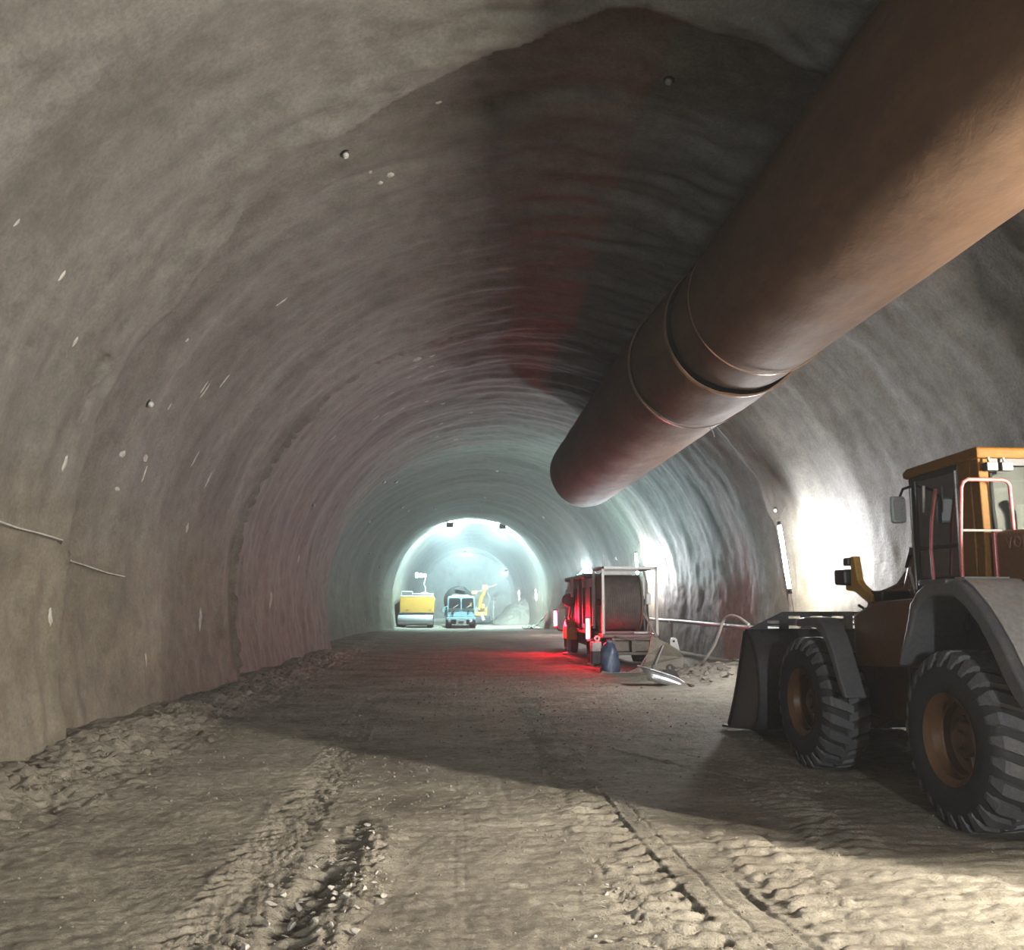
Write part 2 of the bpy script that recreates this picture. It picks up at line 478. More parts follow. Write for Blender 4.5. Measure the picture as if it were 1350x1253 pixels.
M['orange_lens'] = paint('orange_lens', (0.8, 0.3, 0.03), 0.3, amount=0.1)
M['tube_near'] = emit('tube_glow_warm', (1.0, 0.92, 0.80), TUBE_NEAR)
M['tube_far'] = emit('tube_glow_white', (0.97, 0.98, 1.0), TUBE_FAR)
M['tube_mid'] = emit('tube_glow_mid', (0.97, 0.98, 1.0), TUBE_FAR * 0.85)
M['fill_back'] = emit('fill_glow_back', (0.90, 0.96, 1.0), FILL_BACK)
M['flood'] = emit('flood_glow', (0.60, 0.95, 1.0), FLOOD)
M['redglow'] = emit('red_led', (1.0, 0.012, 0.03), RED)
M['redglow_far'] = emit('red_led_far', (1.0, 0.012, 0.03), RED_FAR)
M['worklamp'] = emit('work_lamp_glow', (0.62, 1.0, 0.97), WORKLAMP)
M['beacon'] = emit('cyan_beacon', (0.55, 0.95, 1.0), BEACON)


# ------------------------------------------------------------------ mesh builder
class MB:
    def __init__(s):
        s.v = []; s.f = []

    def add(s, v, f):
        n = len(s.v)
        s.v += [tuple(float(c) for c in p) for p in v]
        s.f += [tuple(i + n for i in q) for q in f]
        return s

    def box(s, a, b, rot=None):
        """box between two corners; rot = (axis, angle) about its centre"""
        (x0, y0, z0), (x1, y1, z1) = a, b
        v = [(x0, y0, z0), (x1, y0, z0), (x1, y1, z0), (x0, y1, z0), (x0, y0, z1), (x1, y0, z1), (x1, y1, z1), (x0, y1, z1)]
        if rot:
            c = Vector(((x0 + x1) / 2, (y0 + y1) / 2, (z0 + z1) / 2))
            R = Matrix.Rotation(rot[1], 3, rot[0])
            v = [tuple(R @ (Vector(p) - c) + c) for p in v]
        return s.add(v, [(0, 3, 2, 1), (4, 5, 6, 7), (0, 1, 5, 4), (1, 2, 6, 5), (2, 3, 7, 6), (3, 0, 4, 7)])

    def tube(s, pts, r, n=8, caps=True):
        pts = [Vector(p) for p in pts]
        rs = r if isinstance(r, (list, tuple)) else [r] * len(pts)
        v = []; f = []
        up = None
        for i, p in enumerate(pts):
            d = (pts[min(i + 1, len(pts) - 1)] - pts[max(i - 1, 0)]).normalized()
            if up is None:
                up = Vector((0, 0, 1)) if abs(d.z) < 0.9 else Vector((1, 0, 0))
            a = d.cross(up).normalized(); b = a.cross(d).normalized(); up = b
            for k in range(n):
                t = 2 * PI * k / n
                v.append(p + a * (rs[i] * math.cos(t)) + b * (rs[i] * math.sin(t)))
        for i in range(len(pts) - 1):
            for k in range(n):
                k2 = (k + 1) % n
                f.append((i * n + k, i * n + k2, (i + 1) * n + k2, (i + 1) * n + k))
        if caps:
            f.append(tuple(range(n - 1, -1, -1)))
            f.append(tuple((len(pts) - 1) * n + k for k in range(n)))
        return s.add(v, f)

    def lathe(s, prof, c=(0, 0, 0), axis='x', n=32, closed=False):
        """profile of (radius, height along axis)"""
        v = []; f = []
        for r, h in prof:
            for k in range(n):
                t = 2 * PI * k / n
                a, b = r * math.cos(t), r * math.sin(t)
                p = {'x': (h, a, b), 'y': (b, h, a), 'z': (a, b, h)}[axis]
                v.append((p[0] + c[0], p[1] + c[1], p[2] + c[2]))
        m = len(prof)
        for i in range(m if closed else m - 1):
            j = (i + 1) % m
            for k in range(n):
                k2 = (k + 1) % n
                f.append((i * n + k, j * n + k, j * n + k2, i * n + k2))
        return s.add(v, f)

    def prism(s, poly, axis, a, b):
        """outline in the two other axes, extruded from a to b"""
        def pt(p, h):
            return {'x': (h, p[0], p[1]), 'y': (p[0], h, p[1]), 'z': (p[0], p[1], h)}[axis]
        n = len(poly)
        v = [pt(p, a) for p in poly] + [pt(p, b) for p in poly]
        f = [tuple(range(n)), tuple(range(2 * n - 1, n - 1, -1))]
        f += [(i, i + n, (i + 1) % n + n, (i + 1) % n) for i in range(n)]
        return s.add(v, f)

    def strip(s, path, axis, a, b, th):
        """a bent sheet: path in the two other axes, thickness th, extruded"""
        P = [Vector(p) for p in path]
        off = []
        for i, p in enumerate(P):
            d = (P[min(i + 1, len(P) - 1)] - P[max(i - 1, 0)]).normalized()
            off.append(p + Vector((-d.y, d.x)) * th)
        m = len(P)
        def pt(p, h):
            return {'x': (h, p[0], p[1]), 'y': (p[0], h, p[1]), 'z': (p[0], p[1], h)}[axis]
        v = [pt(p, a) for p in P] + [pt(p, a) for p in off] + [pt(p, b) for p in P] + [pt(p, b) for p in off]
        f = []
        for i in range(m - 1):
            f += [(i, i + 1, m + i + 1, m + i), (2 * m + i, 3 * m + i, 3 * m + i + 1, 2 * m + i + 1),
                  (i, 2 * m + i, 2 * m + i + 1, i + 1), (m + i, m + i + 1, 3 * m + i + 1, 3 * m + i)]
        f += [(0, m, 3 * m, 2 * m), (m - 1, 3 * m - 1, 4 * m - 1, 2 * m - 1)]
        return s.add(v, f)

    def build(s, name, mat, parent=None, smooth=None, bevel=0.0, seg=2, kind=None):
        me = bpy.data.meshes.new(name)
        me.from_pydata(s.v, [], s.f)
        me.validate()
        import bmesh
        bm = bmesh.new(); bm.from_mesh(me)
        bmesh.ops.recalc_face_normals(bm, faces=bm.faces[:])
        bm.to_mesh(me); bm.free()
        me.materials.append(mat)
        o = bpy.data.objects.new(name, me)
        C.objects.link(o)
        if parent is not None:
            o.parent = parent
        if smooth is not None:
            for p in me.polygons:
                p.use_smooth = True
            me.set_sharp_from_angle(angle=math.radians(smooth))
        if bevel:
            b = o.modifiers.new('edge', 'BEVEL')
            b.width = bevel; b.segments = seg; b.limit_method = 'ANGLE'; b.angle_limit = math.radians(35)
        if kind:
            o['kind'] = kind
        return o


def tag(o, label, cat, group=None):
    o['label'] = label
    o['category'] = cat
    if group:
        o['group'] = group
    return o


def thing(name, loc, label, cat, rz=0.0, group=None):
    o = bpy.data.objects.new(name, None)
    o.empty_display_size = 0.2
    C.objects.link(o)
    o.location = loc
    o.rotation_euler = (0, 0, rz)
    return tag(o, label, cat, group)


def copy_tree(o, parent=None):
    c = o.copy()
    C.objects.link(c)
    c.parent = parent
    for ch in list(o.children):
        copy_tree(ch, c)
    return c


def grid_mesh(name, X, mat, kind='structure', flip=False):
    """X: (rows, cols, 3) array"""
    r, c, _ = X.shape
    me = bpy.data.meshes.new(name)
    me.vertices.add(r * c)
    me.vertices.foreach_set('co', X.reshape(-1).astype(np.float32))
    i = np.arange(r - 1)[:, None] * c + np.arange(c - 1)[None, :]
    q = np.stack([i, i + 1, i + c + 1, i + c], -1).reshape(-1, 4)
    if flip:
        q = q[:, ::-1]
    me.loops.add(q.size)
    me.loops.foreach_set('vertex_index', q.reshape(-1).astype(np.int32))
    me.polygons.add(len(q))
    me.polygons.foreach_set('loop_start', (np.arange(len(q)) * 4).astype(np.int32))
    me.polygons.foreach_set('use_smooth', np.ones(len(q), bool))
    me.update(calc_edges=True)
    me.materials.append(mat)
    o = bpy.data.objects.new(name, me)
    C.objects.link(o)
    o['kind'] = kind
    return o


# ------------------------------------------------------------------ the tunnel
ys = np.concatenate([np.arange(-14, 4, 0.4), np.arange(4, 24, 0.06), np.arange(24, 40, 0.1), np.arange(40, 112.5, 0.35)])
us = np.linspace(0, 1, 381)
i1, i2 = 118, 262
TP = tunnel(us[None, :], ys[:, None])
grid_mesh('wall_left', TP[:, :i1 + 1], M['shotcrete'])
grid_mesh('ceiling', TP[:, i1:i2 + 1], M['shotcrete'])
grid_mesh('wall_right', TP[:, i2:], M['shotcrete'])
# the rock face at the far end and the bulkhead behind the camera
for nm, yy in (('wall_far', 110.0), ('wall_near', -13.5)):
    gx, gz_ = np.meshgrid(np.linspace(-6.5, 9, 60), np.linspace(-1, 9.2, 45))
    gy = yy + 0.5 * pn(gx * 0.5, gz_ * 0.5, 101) + 0.3 * pn(gx * 1.6, gz_ * 1.4, 102)
    grid_mesh(nm, np.stack([gx, gy, gz_], -1), M['shotcrete'])

gy = np.concatenate([np.arange(-14, 4.3, 0.3), 4.3 * np.exp(np.arange(0, 2.13, 0.0042)), np.arange(36.4, 112, 0.45)])
gxs = np.concatenate([np.arange(-6.4, -5.2, 0.1), np.arange(-5.2, 5.0, 0.018), np.arange(5.0, 9.0, 0.05)])
GX, GY = np.meshgrid(gxs, gy)
grid_mesh('floor', np.stack([GX, GY, ground(GX, GY)], -1), M['dirt'])
#OBJECTS

# ------------------------------------------------------------------ ventilation duct
duct = thing('ventilation_duct', (4.1, 5, 5.96), 'large brown cloth ventilation duct slung under the tunnel roof', 'duct')


def sleeve(y0, y1, r0, r1, seed, c0, c1, wr=0.010):
    yy = np.arange(y0, y1 + 0.01, 0.12)
    th = np.linspace(0, 2 * np.pi, 97)
    Y, T = np.meshgrid(yy, th, indexing='ij')
    k = (Y - y0) / (y1 - y0)
    r = r0 + (r1 - r0) * k
    r = r + wr * pn(Y * 0.7 + T, T * 1.5, seed) + 0.007 * pn(Y * 0.35, T * 5, seed + 1) + 0.004 * pn(Y * 2.5 + 1.5 * T, T * 3, seed + 2)
    bot = np.exp(-((np.mod(T, 2 * np.pi) - 1.5 * np.pi) / 0.7) ** 2)
    r = r - bot * 0.015 * (1 + pn(Y * 1.6, T * 4, seed + 3))
    end = np.exp(-(Y - y0) / 0.25) + np.exp(-(y1 - Y) / 0.25)
    r = r - 0.020 * end
    cx = c0[0] + (c1[0] - c0[0]) * k
    cz = c0[1] + (c1[1] - c0[1]) * k
    return np.stack([cx + r * np.cos(T) - 4.1, Y - 5, cz + r * np.sin(T) - 5.96], -1)


def duct_piece(name, *a, **k):
    o = grid_mesh(name, sleeve(*a, **k), M['duct'], kind='thing')
    del o['kind']
    o.parent = duct
    s = o.modifiers.new('cloth', 'SOLIDIFY'); s.thickness = 0.012
    return o


duct_piece('duct_sleeve', -12, 13.05, 1.02, 1.02, 201, (4.125, 5.965), (4.125, 5.965))
duct_piece('duct_sleeve', 12.9, 15.2, 1.085, 1.11, 211, (4.09, 5.95), (4.035, 5.94), wr=0.03)
duct_piece('duct_sleeve', 15.1, 28.3, 1.127, 1.115, 221, (4.01, 5.965), (3.945, 5.93), wr=0.022)
for yy, cx, r, wd in ((15.15, 4.02, 1.125, 0.035), (12.97, 4.11, 1.068, 0.02), (11.8, 4.125, 1.028, 0.010)):
    b = MB(); b.lathe([(r, -wd), (r + 0.018, -wd), (r + 0.018, wd), (r, wd)], (cx - 4.1, yy - 5, -0.01), 'y', 96, True)
    b.build('clamp_band', M['rim'], duct, smooth=40)
b = MB(); b.tube([(0.18, 10.15, -1.12), (0.25, 10.2, -1.2), (0.30, 10.3, -1.26)], 0.012, 5)
b.build('wire_tail', M['galv'], duct)
for yy in range(-10, 26, 5):
    b = MB(); top = float(tunnel(0.62, yy)[2])
    for k in range(12):
        z0 = 1.0 + k * 0.07
        b.tube([(0.3, yy - 5, z0 - 0.1), (0.3, yy - 5, z0 + 0.02)], 0.012, 5)
    b.build('hanger_chain', M['galv'], duct)

# ------------------------------------------------------------------ fluorescent tubes on the right wall, added fill tube behind


def tube_lamp(x, y, z, mat, label, lean=0.27):
    t = thing('tube_lamp', (x, y, z), label, 'lamp', group='tube lamps along the right wall')
    a, bt = Vector((0.02, lean, 0.66)), Vector((-0.02, -lean, -0.66))
    d = (a - bt).normalized()
    MB().tube([bt, a], 0.034, 10).build('glowing_tube', mat, t, smooth=50)
    for e, s in ((a, 1), (bt, -1)):
        MB().tube([e - d * s * 0.005, e + d * s * 0.09], 0.042, 10).build('end_cap', M['dark'], t, smooth=50)
    MB().tube([bt - d * 0.09, bt - d * 0.14 + Vector((0.02, 0, -0.06)), bt + Vector((0.05, -0.02, -0.35)), bt + Vector((0.02, -0.12, -0.55))], 0.012, 6).build('lead', M['hose'], t)
    MB().tube([a + d * 0.09, a + Vector((0.06, 0.02, 0.25)), a + Vector((0.16, 0.02, 0.4))], 0.010, 6).build('hanging_wire', M['galv'], t)
    return t


tube_lamp(6.65, 18.35, 2.78, M['tube_mid'], 'bright tube lamp on the wall beyond the wheel loader bucket')
tube_lamp(6.82, 3.25, 2.30, M['tube_near'], 'warm tube lamp on the wall beside the rear of the wheel loader', lean=0.1)
tube_lamp(6.75, 34.4, 3.05, M['tube_far'], 'tube lamp on the wall behind the frame of the cable reel')
tube_lamp(6.95, 52.0, 2.9, M['tube_far'], 'tube lamp on the wall hidden behind the drilling rig')
tube_lamp(6.25, 74.5, 2.8, M['tube_far'], 'tube lamp on the wall past the lit arch')
tube_lamp(5.95, 90.5, 2.8, M['tube_far'], 'tube lamp on the wall near the end of the tunnel')
tube_lamp(1.2, -9.5, 3.0, M['fill_back'], 'added fill tube behind the viewpoint')  # out-of-view lamp added for fill light

# flood lights on the lit arch, shining onwards
for x, z, side in ((-0.70, 7.40, 'left'), (3.1, 7.30, 'right')):
    t = thing('flood_light', (x, 65.4, z), 'small dark flood light at the %s of the lit arch crown' % side, 'lamp', group='flood lights on the lit arch')
    MB().box((-0.24, -0.10, -0.18), (0.24, 0.10, 0.18)).build('housing', M['dark'], t, bevel=0.02)
    MB().box((-0.2, 0.105, -0.15), (0.2, 0.125, 0.15)).build('lit_glass', M['flood'], t)
    MB().tube([(-0.26, 0, 0), (-0.26, 0, 0.3), (0.26, 0, 0.3), (0.26, 0, 0)], 0.02, 6).build('bracket', M['galv'], t)
    MB().tube([(0, 0, 0.3), (0, 0.0, 0.45)], 0.02, 6).build('rod', M['galv'], t)

for x, z, pos in ((0.6, 7.15, 'crown'), (4.9, 5.2, 'right haunch')):  # lamps added to brighten the edge of the ring
    t = thing('flood_light', (x, 95.6, z), 'tiny added flood light at the %s of the innermost ring' % pos, 'lamp', group='added flood lights of the innermost ring')
    MB().box((-0.15, -0.08, -0.12), (0.15, 0.08, 0.12)).build('housing', M['dark'], t, bevel=0.02)
    MB().box((-0.12, 0.085, -0.09), (0.12, 0.10, 0.09)).build('lit_glass', M['flood'], t)
    MB().tube([(0, 0, 0.1), (0.02 if x < 1 else 0.3, 0.0, 0.45)], 0.02, 6).build('bracket', M['galv'], t)

# ------------------------------------------------------------------ wheel loader
LD = thing('wheel_loader', (4.13, 7.7, 0), 'orange wheel loader with grey fenders parked facing into the tunnel', 'loader', rz=math.radians(2.5))


def wheel_at(x, y, z, flip):
    rim = MB()
    rim.lathe([(0.335, 0.08), (0.345, 0.035), (0.372, 0.012), (0.384, 0.0), (0.384, 0.03), (0.365, 0.06)], n=48)
    rim.lathe([(0.345, 0.035), (0.325, 0.05), (0.315, 0.12), (0.30, 0.135), (0.285, 0.20), (0.24, 0.235), (0.17, 0.225), (0.15, 0.205)], n=48)
    w = rim.build('wheel', M['rim'], LD, smooth=30)
    w.location = (x, y, z)
    if flip:
        w.rotation_euler = (0, 0, PI)
    t = MB()
    t.lathe([(0.375, 0.02), (0.42, -0.005), (0.52, -0.018), (0.60, -0.010), (0.655, 0.012), (0.69, 0.05), (0.705, 0.12), (0.708, 0.26),
             (0.705, 0.40), (0.69, 0.47), (0.655, 0.508), (0.60, 0.53), (0.52, 0.538), (0.42, 0.525), (0.375, 0.50)], n=72)
    t.build('tyre', M['rubber'], w, smooth=40)
    tr = MB()
    nl = 25
    for side in (0, 1):
        for k in range(nl):
            t0 = 2 * PI * (k + 0.5 * side) / nl
            # stations: axial pos, top radius, base radius, skew angle, half width
            st = [(-0.012, 0.628, 0.600, -0.010, 0.045), (0.006, 0.668, 0.63, 0.0, 0.060), (0.030, 0.722, 0.67, 0.010, 0.075), (0.060, 0.741, 0.69, 0.020, 0.078),
                  (0.150, 0.746, 0.70, 0.055, 0.074), (0.285, 0.748, 0.70, 0.115, 0.062)]
            v = []
            for h, rt, rb, dt, hw in st:
                h = h if side == 0 else 0.52 - h
                for (r, sgn, q) in ((rb, -1, 1.12), (rt, -1, 0.9), (rt, 1, 0.9), (rb, 1, 1.12)):
                    a = t0 + dt * 1.3 + sgn * q * hw
                    v.append((h, r * math.cos(a), r * math.sin(a)))
            f = []
            for i in range(len(st) - 1):
                for j in range(3):
                    f.append((i * 4 + j, i * 4 + j + 1, i * 4 + 5 + j, i * 4 + 4 + j))
            f += [(0, 1, 2, 3), tuple((len(st) - 1) * 4 + j for j in (3, 2, 1, 0))]
            tr.add(v, f)
    o = tr.build('tread', M['tread'], w)
    hub = MB()
    hub.lathe([(0.155, 0.225), (0.155, 0.15), (0.14, 0.13), (0.085, 0.125), (0.08, 0.10), (0.07, 0.09), (0.0, 0.088)], n=28)
    for k in range(12):
        a = 2 * PI * k / 12
        hub.lathe([(0.016, 0.235), (0.016, 0.205), (0.0, 0.204)], (0, 0.205 * math.cos(a), 0.205 * math.sin(a)), n=6)
    hub.build('hub', M['rim'], w, smooth=35)
    vs = MB(); vs.tube([(0.02, -0.315, -0.10), (0.04, -0.29, -0.16), (0.07, -0.25, -0.20)], 0.014, 6)
    vs.build('valve_guard', M['galv'], w)
    return w


for wy in (0.0, 3.0):
    wheel_at(0, wy, 0.705, False)
    wheel_at(2.48, wy, 0.705, True)

# rear fenders: closed thick section with a rounded lip
fend = [(0.74, 1.27), (0.70, 1.38), (0.57, 1.62), (0.48, 1.84), (0.36, 1.95), (0.22, 2.01), (-0.28, 2.035), (-0.38, 1.98), (-0.56, 1.84), (-0.70, 1.69), (-0.83, 1.53), (-0.94, 1.36),
        (-1.04, 1.22), (-1.09, 1.12), (-1.07, 1.07), (-1.00, 1.06), (-0.90, 1.15), (-0.80, 1.28), (-0.66, 1.50), (-0.52, 1.68), (-0.36, 1.82), (-0.20, 1.905),
        (0.12, 1.91), (0.30, 1.86), (0.40, 1.76), (0.50, 1.58), (0.64, 1.36), (0.69, 1.27)]
for x0, x1 in ((0.0, 0.64), (1.84, 2.48)):
    MB().prism(fend, 'x', x0, x1).build('rear_fender', M['grey'], LD, smooth=35, bevel=0.025, seg=3)
    MB().prism([(0.6, 0.95), (0.62, 1.3), (0.48, 1.6), (0.3, 1.85), (-0.2, 1.9), (-0.6, 1.55), (-0.85, 1.2), (-0.8, 0.95)], 'x', x0 + 0.56 if x0 < 1 else x0, x0 + 0.62 if x0 < 1 else x0 + 0.06).build('wheel_arch_liner', M['black'], LD)
MB().strip([(-0.20, 2.042), (-0.30, 2.035), (-0.40, 1.975), (-0.58, 1.83), (-0.72, 1.68), (-0.85, 1.52), (-0.96, 1.35), (-1.06, 1.21)], 'x', 0.075, 0.64, -0.012).build('fender_lit_sheet', M['lit_grey'], LD, smooth=40)  # pale sheet that paints the lit back of the fender
# step plate in front of the fender top
MB().box((0.06, -0.02, 1.995), (0.44, 0.42, 2.055)).build('step_plate', M['grey'], LD, bevel=0.015)
# front fenders
ff = [(3.05, 1.66), (2.72, 1.69), (2.46, 1.68), (2.30, 1.61), (2.14, 1.40), (1.99, 1.12), (1.88, 0.92), (1.85, 0.86), (1.92, 0.85), (2.02, 0.99), (2.17, 1.26), (2.32, 1.47), (2.50, 1.56), (2.75, 1.58), (3.05, 1.57)]
for x0, x1 in ((0.0, 0.24), (2.24, 2.48)):
    MB().prism(ff, 'x', x0, x1).build('front_fender', M['grey'], LD, smooth=35, bevel=0.02, seg=3)

# cab
cabw = MB()
cabw.prism([(0.50, 2.05), (0.645, 2.05), (0.615, 2.22), (0.60, 2.30), (0.60, 3.14), (0.50, 3.14), (0.515, 2.3)], 'y', 0.08, 0.20)    # rear pillar, visible one
cabw.prism([(1.95, 2.05), (1.84, 2.05), (1.86, 3.14), (1.95, 3.14)], 'y', 0.08, 0.20)
cabw.box((0.50, 0.20, 2.04), (0.545, 0.40, 3.14))
cabw.box((1.905, 0.20, 2.04), (1.95, 0.40, 3.14))
cabw.box((0.60, 0.09, 2.05), (1.86, 0.16, 2.26))
cabw.build('cab_frame', M['cab_orange'], LD, bevel=0.012)
MB().prism([(0.02, 3.13), (1.30, 3.10), (1.30, 3.16), (1.22, 3.20), (0.06, 3.235), (0.02, 3.22)], 'x', 0.46, 1.99).build('cab_roof', M['cab_orange'], LD, bevel=0.02)
MB().box((0.605, 0.055, 3.07), (1.86, 0.085, 3.145)).build('lamp_recess', M['black'], LD)
db = MB()
db.box((0.50, 0.405, 1.60), (0.53, 0.45, 3.12)); db.box((0.50, 1.14, 1.60), (0.53, 1.20, 3.12)); db.box((0.50, 0.40, 3.06), (0.53, 1.20, 3.12))
db.box((0.50, 0.40, 1.60), (0.53, 1.20, 2.10)); db.box((0.505, 0.45, 2.36), (0.525, 1.14, 2.40))
db.build('cab_door', M['black'], LD, bevel=0.006)
MB().tube([(0.49, 0.42, 2.06), (0.485, 0.415, 2.6), (0.49, 0.42, 3.07)], 0.012, 6).build('door_edge_trim', M['galv'], LD)
MB().tube([(0.49, 1.2, 1.98), (0.485, 1.2, 2.5), (0.49, 1.2, 3.02)], 0.010, 6).build('door_edge_trim', M['galv'], LD)
MB().box((0.512, 0.44, 2.09), (0.518, 1.15, 3.07)).build('side_window', M['glass'], LD)
MB().box((1.93, 0.44, 2.09), (1.936, 1.15, 3.07)).build('side_window', M['glass'], LD)
MB().box((0.60, 0.115, 2.25), (1.865, 0.121, 3.08)).build('rear_window', M['glass'], LD)
MB().box((0.55, 1.22, 1.75), (1.90, 1.226, 3.10)).build('windscreen', M['glass'], LD)
for x0 in (0.50, 1.89):
    MB().box((x0, 1.19, 1.6), (x0 + 0.06, 1.25, 3.12)).build('front_pillar', M['black'], LD)
MB().box((0.55, 0.2, 1.6), (1.9, 1.25, 1.75)).build('cab_floor', M['black'], LD)
MB().box((1.94, 0.4, 1.6), (1.97, 1.2, 2.35)).build('cab_side', M['orange'], LD)
st = MB(); st.prism([(0.35, 2.05), (0.85, 2.02), (0.86, 2.12), (0.47, 2.16), (0.38, 2.75), (0.28, 2.74)], 'x', 0.98, 1.48)
st.build('driver_seat', M['black'], LD, bevel=0.03)
sw = MB(); sw.tube([(1.22 + 0.19 * math.cos(t * PI / 10), 1.0 - 0.05 * math.sin(t * PI / 10), 2.42 + 0.17 * math.sin(t * PI / 10)) for t in range(21)], 0.014, 6, caps=False)
sw.tube([(1.22, 1.0, 2.42), (1.22, 1.12, 1.9)], 0.03, 6)
sw.build('steering_wheel', M['black'], LD)
MB().box((1.35, 0.62, 2.20), (1.75, 0.66, 2.27)).build('control_panel', M['white'], LD)
for x0 in (0.565, 0.705):
    l = MB(); l.box((x0 - 0.055, -0.03, 3.005), (x0 + 0.055, 0.04, 3.085))
    o = l.build('work_lamp', M['dark'], LD, bevel=0.015)
    MB().box((x0 - 0.05, -0.038, 3.01), (x0 + 0.05, -0.029, 3.08)).build('lens', M['lens'], o, bevel=0.004)
    MB().tube([(x0, 0.0, 3.08), (x0, 0.02, 3.13)], 0.012, 6).build('lamp_stalk', M['galv'], o)
# wiper strip
MB().tube([(0.66, 0.1, 2.28), (0.63, 0.095, 2.7), (0.63, 0.1, 3.0)], 0.012, 6).build('window_seal', M['black'], LD)
# handrails
MB().tube([(0.17, -0.1, 2.03), (0.18, -0.1, 2.4), (0.215, -0.1, 2.84), (0.235, -0.1, 2.89), (0.28, -0.1, 2.915), (0.60, -0.1, 2.915), (0.645, -0.1, 2.90), (0.665, -0.1, 2.86), (0.672, -0.1, 2.45)], 0.017, 8).build('handrail', M['red'], LD, smooth=60)
MB().tube([(0.18, -0.1, 2.47), (0.56, -0.1, 2.47)], 0.011, 6).build('rail_crossbar', M['galv'], LD)
MB().tube([(0.43, 0.78, 2.03), (0.41, 0.76, 2.35), (0.41, 0.72, 2.62), (0.41, 0.62, 2.92)], 0.016, 7).build('grab_handle', M['red'], LD, smooth=60)
MB().tube([(0.42, 0.86, 2.72), (0.42, 0.84, 2.98)], 0.013, 6).build('door_strut', M['lime'], LD)
MB().box((0.15, -0.16, 2.03), (0.56, -0.02, 2.07)).build('rail_base', M['galv'], LD)
# mirror
mr = MB(); mr.box((0.19, 1.03, 2.63), (0.34, 1.10, 2.90)); o = mr.build('mirror_head', M['mirror'], LD, bevel=0.03, seg=3)
MB().box((0.205, 1.02, 2.66), (0.325, 1.029, 2.87)).build('mirror_glass', M['bright_steel'], o)
MB().tube([(0.30, 1.07, 2.90), (0.36, 1.12, 2.98), (0.52, 1.16, 3.03)], 0.014, 6).build('mirror_arm', M['black'], LD)

# engine hood with raised lettering on its side
MB().prism([(0.0, 2.02), (0.0, 2.46), (-0.12, 2.475), (-1.9, 2.38), (-2.28, 2.22), (-2.36, 1.4), (-2.2, 1.02), (-1.3, 1.02), (-1.0, 1.55), (-0.5, 1.94)], 'x', 0.56, 1.92).build('engine_hood', M['orange'], LD, bevel=0.035, seg=3)
MB().prism([(0.03, 2.0), (0.03, 2.47), (-0.01, 2.47), (-0.01, 2.0)], 'x', 0.545, 1.93).build('hood_front_edge', M['red'], LD, bevel=0.008)
cu = bpy.data.curves.new('lettering', 'FONT')
cu.body = 'VOLVO'; cu.size = 0.135; cu.extrude = 0.006
cu.space_character = 1.15
tmp = bpy.data.objects.new('tmp', cu)
C.objects.link(tmp)
bpy.context.view_layer.update()
me = bpy.data.meshes.new_from_object(tmp.evaluated_get(bpy.context.evaluated_depsgraph_get()))
bpy.data.objects.remove(tmp)
me.name = 'lettering'
me.materials.clear()
M['letter'] = paint('letter_paint', (0.15, 0.085, 0.055), 0.4, amount=0.2)
me.materials.append(M['letter'])
o = bpy.data.objects.new('lettering', me)
C.objects.link(o)
o.parent = LD
o.location = (0.552, -0.16, 2.315)
o.rotation_euler = Matrix(((0, 0, -1), (-1, 0, 0), (0, 1, 0))).to_euler()
gr = MB()
for k in range(9):
    gr.box((0.75, -2.40, 1.45 + k * 0.085), (1.73, -2.33, 1.49 + k * 0.085))
gr.build('rear_grille', M['black'], LD)
MB().prism([(-1.75, 0.62), (-2.30, 0.66), (-2.52, 0.85), (-2.54, 1.30), (-2.36, 1.40), (-2.1, 1.28), (-1.6, 1.0)], 'x', 0.42, 2.06).build('counterweight', M['grey'], LD, bevel=0.05, seg=3)
MB().tube([(1.5, -0.9, 2.4), (1.5, -0.9, 2.75), (1.5, -1.0, 2.85)], 0.06, 10).build('exhaust_pipe', M['dark'], LD, smooth=50)
# frames
MB().prism([(-1.9, 0.62), (1.1, 0.55), (1.25, 0.75), (1.25, 1.30), (0.75, 1.62), (-0.4, 1.9), (-1.0, 1.5), (-1.9, 1.05)], 'x', 0.70, 1.78).build('rear_frame', M['dark'], LD, bevel=0.02)
MB().box((0.52, -0.13, 0.58), (1.96, 0.13, 0.84)).build('rear_axle', M['dark'], LD, bevel=0.05)
MB().box((0.52, 2.87, 0.58), (1.96, 3.13, 0.84)).build('front_axle', M['dark'], LD, bevel=0.05)
MB().prism([(1.35, 0.55), (3.5, 0.55), (3.55, 0.9), (3.0, 1.25), (2.62, 1.98), (2.1, 2.08), (1.72, 1.95), (1.42, 1.30)], 'x', 0.80, 1.02).add([], []).build('front_frame_cheek', M['orange'], LD, bevel=0.03)
MB().prism([(1.35, 0.55), (3.5, 0.55), (3.55, 0.9), (3.0, 1.25), (2.62, 1.98), (2.1, 2.08), (1.72, 1.95), (1.42, 1.30)], 'x', 1.46, 1.68).build('front_frame_cheek', M['orange'], LD, bevel=0.03)
MB().box((0.95, 1.5, 0.5), (1.55, 3.3, 1.3)).build('front_frame_core', M['dark'], LD, bevel=0.03)
MB().prism([(0.95, 1.22), (2.40, 1.15), (2.42, 1.72), (1.95, 1.86), (1.05, 1.90)], 'x', 0.40, 0.79).build('side_cover', M['orange'], LD, bevel=0.04)
MB().lathe([(0.12, 0.4), (0.12, 1.55)], (1.24, 1.30, 0), 'z', 16).build('centre_pin', M['dark'], LD)
# entry ladder before the rear wheel
ld = MB()
for x0 in (0.22, 0.58):
    ld.tube([(x0, 0.92, 0.38), (x0, 0.95, 1.3)], 0.02, 6)
for k in range(3):
    ld.box((0.22, 0.84, 0.42 + k * 0.3), (0.58, 1.02, 0.45 + k * 0.3))
ld.build('entry_ladder', M['dark'], LD)
